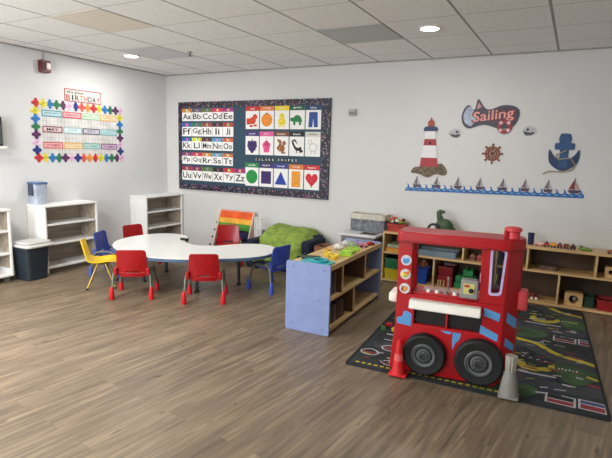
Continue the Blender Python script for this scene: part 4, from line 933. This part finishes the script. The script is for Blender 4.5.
t = toy('toy_car', 'small orange brown toy car on the shelf top at the right edge', 'toy car', 5.735, -.22, ZTop)
MB().prism([(-.04, .008), (.04, .008), (.035, .024), (.01, .036), (-.02, .036), (-.04, .022)], -.016, .016, axis='y').build('car_body', P('car_rust', 150, 90, 50, rough=.4), t, bevel=.002)
for a in (-.024, .024): MB().cyl((a, -.018, .009), (a, .018, .009), .009, .009, 12).build('wheel', BLACK, t)

# ------------------------------------------------------------------ rug
RX, RY, RA = 4.10, -2.585, rad(3.3)
ca, sa = cos(RA), sin(RA)
def rl(x, y): dx, dy = x-RX, y-RY; return (dx*ca+dy*sa, -dx*sa+dy*ca)
RM = [P('rug_dark_green', 34, 42, 44, rough=.95, var=.3, scale=7, bump=.5), P('rug_yellow', 176, 160, 50, rough=.95), P('rug_white', 176, 172, 178, rough=.95), P('rug_red', 128, 44, 48, rough=.95), P('rug_road', 58, 60, 66, rough=.95, var=.1), P('rug_leaf', 56, 82, 50, rough=.95, var=.2), P('rug_blue', 52, 70, 110, rough=.95), P('rug_edge', 26, 28, 32, rough=.95)]
b = MB(); RW, RD, T = 1.58, 2.16, .007
b.prism(rrect(0, RW, 0, RD, .03), 0, T)
def strip(pts, w, mi, z=.0006, k=5):
    pts = [rl(*p) for p in pts]; sm = catmull(pts, k, False); Lf, Rt = [], []
    for i, p in enumerate(sm):
        a = Vector(sm[max(0, i-1)]); c = Vector(sm[min(len(sm)-1, i+1)]); d = (c-a).normalized(); q = Vector((-d.y, d.x))*w/2
        Lf.append((p[0]+q.x, p[1]+q.y)); Rt.append((p[0]-q.x, p[1]-q.y))
    n = len(sm); vs = [(x, y, T+z) for x, y in Lf]+[(x, y, T+z) for x, y in Rt]
    ok = [max(0, min(RW-.012, v[0])) for v in vs]; vs = [(max(.012, min(RW-.012, v[0])), max(.012, min(RD-.012, v[1])), v[2]) for v in vs]
    b.add(vs, [(i, i+n, i+n+1, i+1) for i in range(n-1)], mi)
def patch(pts, mi, z=.0008):
    pl = [(max(.012, min(RW-.012, x)), max(.012, min(RD-.012, y))) for x, y in (rl(*p) for p in pts)]
    a = sum(pl[i][0]*pl[(i+1) % len(pl)][1]-pl[(i+1) % len(pl)][0]*pl[i][1] for i in range(len(pl)))
    if a < 0: pl = pl[::-1]
    b.add([(x, y, T+z) for x, y in pl], [tuple(range(len(pl)))], mi)
def rectp(x0, x1, y0, y1, mi, z=.0008): patch([(x0, y0), (x1, y0), (x1, y1), (x0, y1)], mi, z)
rr_ = random.Random(5)
for k in range(460):
    u = rr_.uniform(.04, RW-.12); v = rr_.uniform(.12, RD-.05); a = rr_.uniform(.02, .08); c = rr_.uniform(.008, .020); sk = rr_.uniform(-.02, .02)
    b.add([(u, v, T+.0013), (u+a, v+sk, T+.0013), (u+a, v+sk+c, T+.0013), (u, v+c, T+.0013)], [(0, 1, 2, 3)], rr_.choice([2, 2, 4, 5, 5, 6, 3, 3, 1, 7]))
b.ring(rrect(0, RW, 0, RD, .03), rrect(.018, RW-.018, .018, RD-.018, .02), T, T+.0015, mi=7)
for dy in (0, 1.13):
    # grass islands, roads, motifs; the print repeats once along the rug
    patch(catmull([(4.9, -2.3+dy), (5.15, -2.2+dy), (5.3, -2.32+dy), (5.2, -2.46+dy), (4.95, -2.48+dy)], 5), 5, .0003)
    patch(catmull([(4.25, -1.9+dy), (4.8, -1.8+dy), (5.05, -1.6+dy), (4.7, -1.5+dy), (4.3, -1.6+dy)], 5), 5, .0003)
    patch(catmull([(5.36, -1.78+dy), (5.5, -1.72+dy), (5.66, -1.86+dy), (5.5, -2.12+dy), (5.38, -1.98+dy)], 5), 5, .0003)
    strip([(4.15, -2.15+dy), (4.6, -2.05+dy), (5.0, -2.16+dy), (5.4, -2.2+dy), (5.66, -2.15+dy)], .13, 4, .0004)
    strip([(5.05, -1.40+dy), (5.19, -1.44+dy), (5.254, -1.48+dy), (5.341, -1.58+dy), (5.429, -1.634+dy), (5.543, -1.664+dy), (5.657, -1.727+dy)], .05, 1, .0008)
    strip([(5.05, -1.47+dy), (5.18, -1.54+dy), (5.341, -1.67+dy), (5.5, -1.74+dy), (5.64, -1.80+dy)], .10, 4, .0006)
    # yellow crane shape with pale platform
    patch([(5.134, -1.86+dy), (5.13, -1.94+dy), (5.17, -2.01+dy), (5.26, -2.02+dy), (5.34, -1.97+dy), (5.375, -1.90+dy), (5.365, -1.84+dy), (5.335, -1.85+dy), (5.325, -1.90+dy), (5.26, -1.945+dy), (5.20, -1.94+dy), (5.165, -1.84+dy)], 1, .0010)
    strip([(5.10, -2.06+dy), (5.22, -2.065+dy), (5.385, -2.05+dy)], .022, 2, .0010)
    strip([(5.10, -2.105+dy), (5.22, -2.11+dy), (5.375, -2.095+dy)], .010, 6, .0010)
    # fire engines: white outlined red and blue rectangles
    for ox in (0, -.98):
        rectp(5.335+ox, 5.50+ox, -2.44+dy, -2.31+dy, 2, .0008); rectp(5.347+ox, 5.488+ox, -2.375+dy, -2.322+dy, 7, .0012); rectp(5.347+ox, 5.488+ox, -2.43+dy, -2.385+dy, 3, .0012)
        rectp(5.512+ox, 5.66+ox, -2.43+dy, -2.30+dy, 2, .0008); rectp(5.524+ox, 5.648+ox, -2.352+dy, -2.312+dy, 6, .0012); rectp(5.524+ox, 5.648+ox, -2.42+dy, -2.364+dy, 3, .0012)
    for k in range(6): rectp(5.39+k*.022, 5.40+k*.022, -1.90+dy+.01*(k % 2), -1.87+dy+.01*(k % 2), 2, .001)
    for k in range(4): rectp(5.15+k*.05, 5.17+k*.05, -1.78+dy-.01*k, -1.765+dy-.01*k, 2, .001)
    strip([(5.42, -2.14+dy), (5.50, -2.145+dy)], .025, 2, .001); strip([(5.56, -1.93+dy), (5.65, -1.97+dy)], .03, 1, .001); strip([(5.56, -2.06+dy), (5.65, -2.07+dy)], .03, 3, .001)
    strip([(5.44, -1.60+dy), (5.52, -1.63+dy)], .03, 3, .0012)
    # outlined red cars on the left part
    for ox, oy in ((4.17, -2.30), (4.28, -2.16)):
        strip([(ox-.06, oy+dy), (ox, oy+.05+dy), (ox+.07, oy+.01+dy), (ox+.05, oy-.05+dy), (ox-.03, oy-.05+dy), (ox-.06, oy+dy)], .012, 2, .001)
        rectp(ox-.04, ox+.05, oy-.03+dy, oy-.005+dy, 3, .0008)
    strip([(4.30, -2.42+dy), (4.36, -2.38+dy), (4.42, -2.42+dy), (4.36, -2.46+dy), (4.30, -2.42+dy)], .010, 2, .001)
    rectp(4.18, 4.21, -2.42+dy, -2.40+dy, 3, .001)
    rectp(4.16, 4.22, -1.75+dy, -1.70+dy, 3, .001); rectp(4.19, 4.24, -1.68+dy, -1.63+dy, 1, .0012); rectp(4.14, 4.18, -1.62+dy, -1.58+dy, 5, .0014)
for k in range(24):
    u = .06+k*.043; b.add([(u, .055, T+.001), (u+.027, .055, T+.001), (u+.027, .078, T+.001), (u, .078, T+.001)], [(0, 1, 2, 3)], 1)
o = b.build('play_rug', RM); o.location = (RX, RY, 0); o.rotation_euler = (0, 0, RA)
tag(o, 'dark play rug printed with roads and fire engines under the truck', 'rug')

# ------------------------------------------------------------------ toy fire truck
RZ = .0120
t = thing('toy_fire_truck', 'large red plastic toy fire truck playset with two big wheels', 'toy truck', (4.45, -2.50, RZ), rad(6))
tr = t
DP = .215
# front and back panels
def panel(y0, y1, nm):
    b = MB()
    lo = rpoly([(-.035, .10), (.62, .10), (.62, .53), (-.035, .53)], .012, 3)
    hi = rpoly([(.085, .335), (.50, .335), (.50, .448), (.085, .448)], .006, 3)
    b.ring(lo, hi, y0, y1, axis='y')
    return b.build(nm, TRED, t, bevel=.004)
panel(0, .035, 'front_panel'); panel(DP-.035, DP, 'rear_panel')
MB().prism(rpoly([(-.06, .0), (.60, .0), (.64, .06), (.64, .30), (-.04, .30)], .02, 3), .012, DP-.012, axis='y').build('chassis', TRED, t, bevel=.005)
MB().box(.285, .297, -.001, .03, .335, .448).build('grille_bar', TRED, t)
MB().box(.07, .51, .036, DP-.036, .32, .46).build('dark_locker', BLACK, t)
MB().box(-.03, .61, .03, DP-.03, .515, .545).build('inner_counter', P('truck_floor_red', 176, 20, 28, rough=.4), t, bevel=.006)
for y0, y1 in ((0, .05), (DP-.05, DP)):
    MB().prism(rpoly([(-.035, .53), (.062, .53), (.052, .89), (-.040, .89)], .008, 3), y0, y1, axis='y').build('corner_post', TRED, t, bevel=.008)
# window panel
def winpanel(y0, y1):
    outer = rpoly([(.474, .53), (.62, .53), (.625, .89), (.466, .89)], .01, 5); inner = rpoly([(.528, .590), (.593, .597), (.607, .872), (.522, .878)], .022, 5)
    MB().ring(outer, inner, y0, y1, axis='y').build('window_panel', TRED, t, bevel=.004)
    i2 = rpoly([(.537, .601), (.585, .607), (.598, .862), (.531, .868)], .016, 5)
    fr = MB().ring(rpoly([(.523, .585), (.598, .592), (.612, .877), (.517, .883)], .024, 5), i2, y0-.006, y0+.004, axis='y').build('window_frame', LAV, t)
winpanel(0, .035); winpanel(DP-.035, DP-.001)
MB().prism([(.531, .603), (.587, .609), (.602, .866), (.527, .872)], .012, .015, axis='y').build('window_pane', mat('smoky_glass', S(30, 34, 52), rough=.15, alpha=.45), t)
# curved cab nose on the right
nose = rpoly([(.60, .0), (.622, .0), (.706, .105), (.706, DP-.03), (.67, DP), (.60, DP)], .03, 4)
MB().prism(nose, .12, .89).build('cab_nose', TRED, t, bevel=.006)
# left side wall lower
MB().box(-.035, -.010, .01, DP-.01, .10, .53).build('side_wall', TRED, t, bevel=.004)
# roof
roofo = rpoly([(-.050, -.03), (.630, -.03), (.712, .07), (.712, DP-.04), (.66, DP), (-.050, DP)], .05, 5)
MB().prism(roofo, .868, .938).build('roof', TRED, t, bevel=.024, seg=4)
MB().prism([(x*1.012-.004, (y-.1)*1.02+.1) for x, y in roofo], .868, .884).build('roof_lip', TREDD, t, bevel=.005)
MB().lathe([(.043, .930), (.040, .975), (.050, .983), (.050, .999), (.038, 1.005), (.02, 1.005)], 20, M=Matrix.Translation((.632, .075, 0))).build('roof_horn', P('faded_red', 214, 60, 66, rough=.4), t)
MB().box(.580, .605, .03, .06, .93, .985).build('roof_tab', TRED, t, bevel=.006)
MB().prism(rrect(.690, .750, .08, .18, .02), .490, .615).build('side_lamp_box', P('pinkish_red', 206, 66, 70, rough=.45), t, bevel=.012)
# white serving counters
MB().prism(rpoly([(-.075, .452), (.02, .448), (.02, .505), (-.06, .508)], .012, 3), .060, .492, axis='x').build('serving_counter', TWHITE, t, bevel=.006)
MB().prism(rrect(-.105, -.03, .07, .25, .03), .435, .500).build('side_counter', TWHITE, t, bevel=.015, seg=3)
# stove knobs and burners on the inner counter
for x, m in ((.16, TWHITE), (.215, TWHITE), (.27, P('knob_grey', 120, 118, 116)), (.325, TWHITE)):
    MB().cyl((x, .05, .545), (x, .05, .562), .014, .012, 14).build('knob', m, t)
MB().box(.12, .36, .09, .17, .544, .549).build('sink_inset', P('inset_pale', 206, 160, 156, rough=.4), t)
MB().tube([(.27, .165, .545), (.27, .165, .61), (.27, .15, .63), (.27, .125, .625)], .007, 8).build('tap', GREYP, t)
# stickers
def stick(pts, nm='blue_sticker', m=SKY, d=-.0015): return MB().prism(pts, d, .002, axis='y').build(nm, m, t)
stick([(-.022, .322), (.070, .315), (.072, .395), (.045, .412), (.018, .410), (.010, .372), (-.024, .362)])
stick([(.508, .455), (.598, .428), (.602, .478), (.508, .504)]); stick([(.492, .340), (.596, .300), (.600, .345), (.494, .392)])
stick([(.258, .318), (.330, .318), (.318, .300), (.290, .302)], 'small_blue_sticker'); stick([(.335, .318), (.385, .315), (.375, .27), (.355, .25), (.338, .20), (.334, .26)], 'small_blue_sticker')
def nst(zs):
    p0 = Vector((.634, .014)); p1 = Vector((.698, .094)); d = (p1-p0); nn = Vector((d.y, -d.x)).normalized()*.0035
    vs = []
    for (u, z) in zs:
        q = p0+d*u+nn; vs.append((q.x, q.y, z))
    MB().add(vs, [(0, 1, 2, 3)]).build('blue_sticker', SKY, t)
nst([(.05, .425), (.95, .37), (.95, .435), (.05, .49)]); nst([(.05, .275), (.9, .225), (.9, .27), (.05, .33)])
for z, c, n_ in ((.748, (70, 130, 180), 'blue'), (.656, (214, 180, 70), 'yellow'), (.562, (214, 130, 60), 'orange')):
    md = MB().cyl((.016, -.004, z), (.016, 0, z), .034, .034, 28).build('round_sticker', P('medal_rim', 206, 206, 214, rough=.4), t)
    MB().prism(catmull([(-.006, z-.014), (.008, z-.022), (.026, z-.018), (.038, z), (.030, z+.016), (.014, z+.012), (.002, z+.018), (-.006, z+.004)], 3), -.0055, -.004, axis='y').build('picture', P('medal_'+n_, *c, rough=.5, var=.5, scale=60), md)
    if n_ == 'yellow': MB().prism([(.0, z+.008), (.052, z+.030), (.044, z+.012), (.02, z-.002)], -.0065, -.0055, axis='y').build('flash', P('flash_orange', 222, 110, 40), md)
for cx, R_ in ((.170, .137), (.503, .148)):
    cz = R_+.012
    w = MB(); w.lathe([(R_*.56, 0), (R_*.92, 0), (R_, .014), (R_, .052), (R_*.92, .066), (R_*.56, .060)], 40, M=Matrix.Translation((cx, .012, cz)) @ Matrix.Rotation(pi/2, 4, 'X'))
    wh = w.build('wheel', TYRE, t, bevel=.004)
    MX = Matrix.Translation((cx, .012, cz)) @ Matrix.Rotation(pi/2, 4, 'X')
    MB().lathe([(R_*.56, .04), (R_*.56, .066), (R_*.52, .072), (R_*.48, .062), (R_*.34, .058), (R_*.30, .068), (R_*.24, .068)], 36, M=MX).build('rim', HUBG, wh)
    MB().lathe([(R_*.26, .060), (R_*.25, .074), (R_*.12, .078), (R_*.10, .070)], 24, M=MX).build('hub_cap', HUBD, wh)
    nb = MB()
    for k in range(8):
        a = k*pi/4; nb.cyl(MX @ Vector((R_*.19*cos(a), R_*.19*sin(a), .074)), MX @ Vector((R_*.19*cos(a), R_*.19*sin(a), .081)), .005, .005, 8)
    nb.build('lug_nuts', HUBG, wh)
# door handle, phone in window
MB().box(.468, .476, -.012, .0, .66, .72).build('grab_handle', P('handle_pink', 220, 110, 120), t, bevel=.003)
MB().tube([(.565, .02, .72), (.560, .02, .68), (.548, .02, .65)], .006, 8).prism(circle(.556, .648, .016, 12, .02), .018, .03, axis='y').build('toy_handset', P('handset_yellow', 214, 180, 70, rough=.4), t)

def tw_(X, D, Z):
    a = rad(6); return (4.45+X*cos(a)-D*sin(a), -2.50+X*sin(a)+D*cos(a), RZ+Z)
t = thing('toy_cash_register', 'grey toy cash register with a yellow label on the truck counter', 'toy', tw_(.413, .0, .5505), rad(6))
MB().prism(rpoly([(-.055, 0), (.05, 0), (.05, .115), (-.05, .118)], .008, 3), -.012, .05, axis='y').build('register_body', GREYP, t, bevel=.006)
MB().box(-.036, .030, -.016, -.012, .030, .095).build('label_panel', P('register_yellow', 206, 196, 120, rough=.5), t)
MB().cyl((.012, -.022, .052), (.012, -.016, .052), .015, .015, 16).build('dial', BLACK, t)
MB().box(-.03, .0, -.018, -.016, .072, .088).build('red_button', P('button_red', 180, 60, 50), t)

# traffic cone left, grey hydrant right
t = thing('toy_traffic_cone', 'small red toy traffic cone at the left front of the truck', 'traffic cone', (4.445, -2.535, RZ-.001), rad(5))
t.location = (4.476, -2.574, RZ-.003)
MB().prism(rrect(-.056, .060, -.035, .055, .014), 0, .018).build('cone_base', P('cone_red', 206, 30, 34, rough=.4), t, bevel=.005)
MB().lathe([(.046, .016), (.036, .06), (.030, .105)], 24).lathe([(.026, .15), (.020, .20), (.016, .235), (.010, .24)], 24).build('cone_body', P('cone_red', 206, 30, 34), t)
MB().lathe([(.030, .105), (.026, .15)], 24).build('cone_band', P('cone_pink', 214, 96, 96, rough=.4), t)
t = thing('toy_hydrant', 'grey plastic toy cone with a fluted top at the right front of the truck', 'traffic cone', (5.140, -2.500, RZ-.003), rad(5))
HG = P('hydrant_grey', 132, 132, 126, rough=.4, var=.06)
MB().prism(rrect(-.058, .058, -.048, .050, .014), 0, .016).build('hydrant_base', HG, t, bevel=.005)
MB().lathe([(.054, .014), (.050, .06), (.040, .12), (.030, .165)], 24).build('hydrant_body', HG, t)
b = MB()
for k in range(10):
    a = k*pi/5; b.cyl((.024*cos(a), .024*sin(a), .165), (.028*cos(a), .028*sin(a), .258), .006, .007, 8)
b.lathe([(.025, .163), (.032, .26)], 20); b.build('fluted_top', P('flute_grey', 160, 158, 146, rough=.4), t)

# small toys on rug behind the truck's left corner
for i, (x, y, c, cn) in enumerate(((4.12, -1.72, (176, 40, 40), 'red'), (4.20, -1.80, (200, 170, 50), 'yellow'), (4.11, -1.83, (60, 110, 60), 'green'))):
    t = toy('toy_brick', f'{cn} toy brick on the rug left of the truck', 'toy block', x, y, .0092, rad(20+50*i), 'toy bricks on the rug')
    M_ = P('brick_'+cn, *c, rough=.4)
    MB().box(-.028, .028, -.016, .016, 0, .028).build('brick_body', M_, t, bevel=.002)
    for a in (-.013, .013): MB().cyl((a, 0, .028), (a, 0, .034), .007, .007, 10).build('stud', M_, t)

# ------------------------------------------------------------------ camera, world, view
f_ = 494.2704; yaw, pitch, roll = 0.493868, 0.155912, 0.027845
fw = Vector((-sin(yaw)*cos(pitch), cos(yaw)*cos(pitch), -sin(pitch))); r_ = Vector((cos(yaw), sin(yaw), 0)); u_ = r_.cross(fw)
r2 = r_*cos(roll)+u_*sin(roll); u2 = -r_*sin(roll)+u_*cos(roll)
cd = bpy.data.cameras.new('camera'); cam = bpy.data.objects.new('camera', cd); C.objects.link(cam)
cd.sensor_width = 36; cd.lens = f_*36/612; cd.clip_start = .05
M = Matrix((r2, u2, -fw)).transposed().to_4x4(); M.translation = Vector((5.36652, -5.54354, 1.43291)); cam.matrix_world = M
sc.camera = cam
w = bpy.data.worlds.new('world'); sc.world = w; w.use_nodes = True
w.node_tree.nodes['Background'].inputs['Color'].default_value = (.8, .85, .9, 1); w.node_tree.nodes['Background'].inputs['Strength'].default_value = .3
sc.view_settings.view_transform = 'Standard'; sc.view_settings.look = 'None'; sc.view_settings.exposure = .34
try:
    sc.cycles.use_denoising = True; sc.cycles.max_bounces = 8; sc.cycles.diffuse_bounces = 5; sc.cycles.sample_clamp_indirect = 6
except Exception: pass
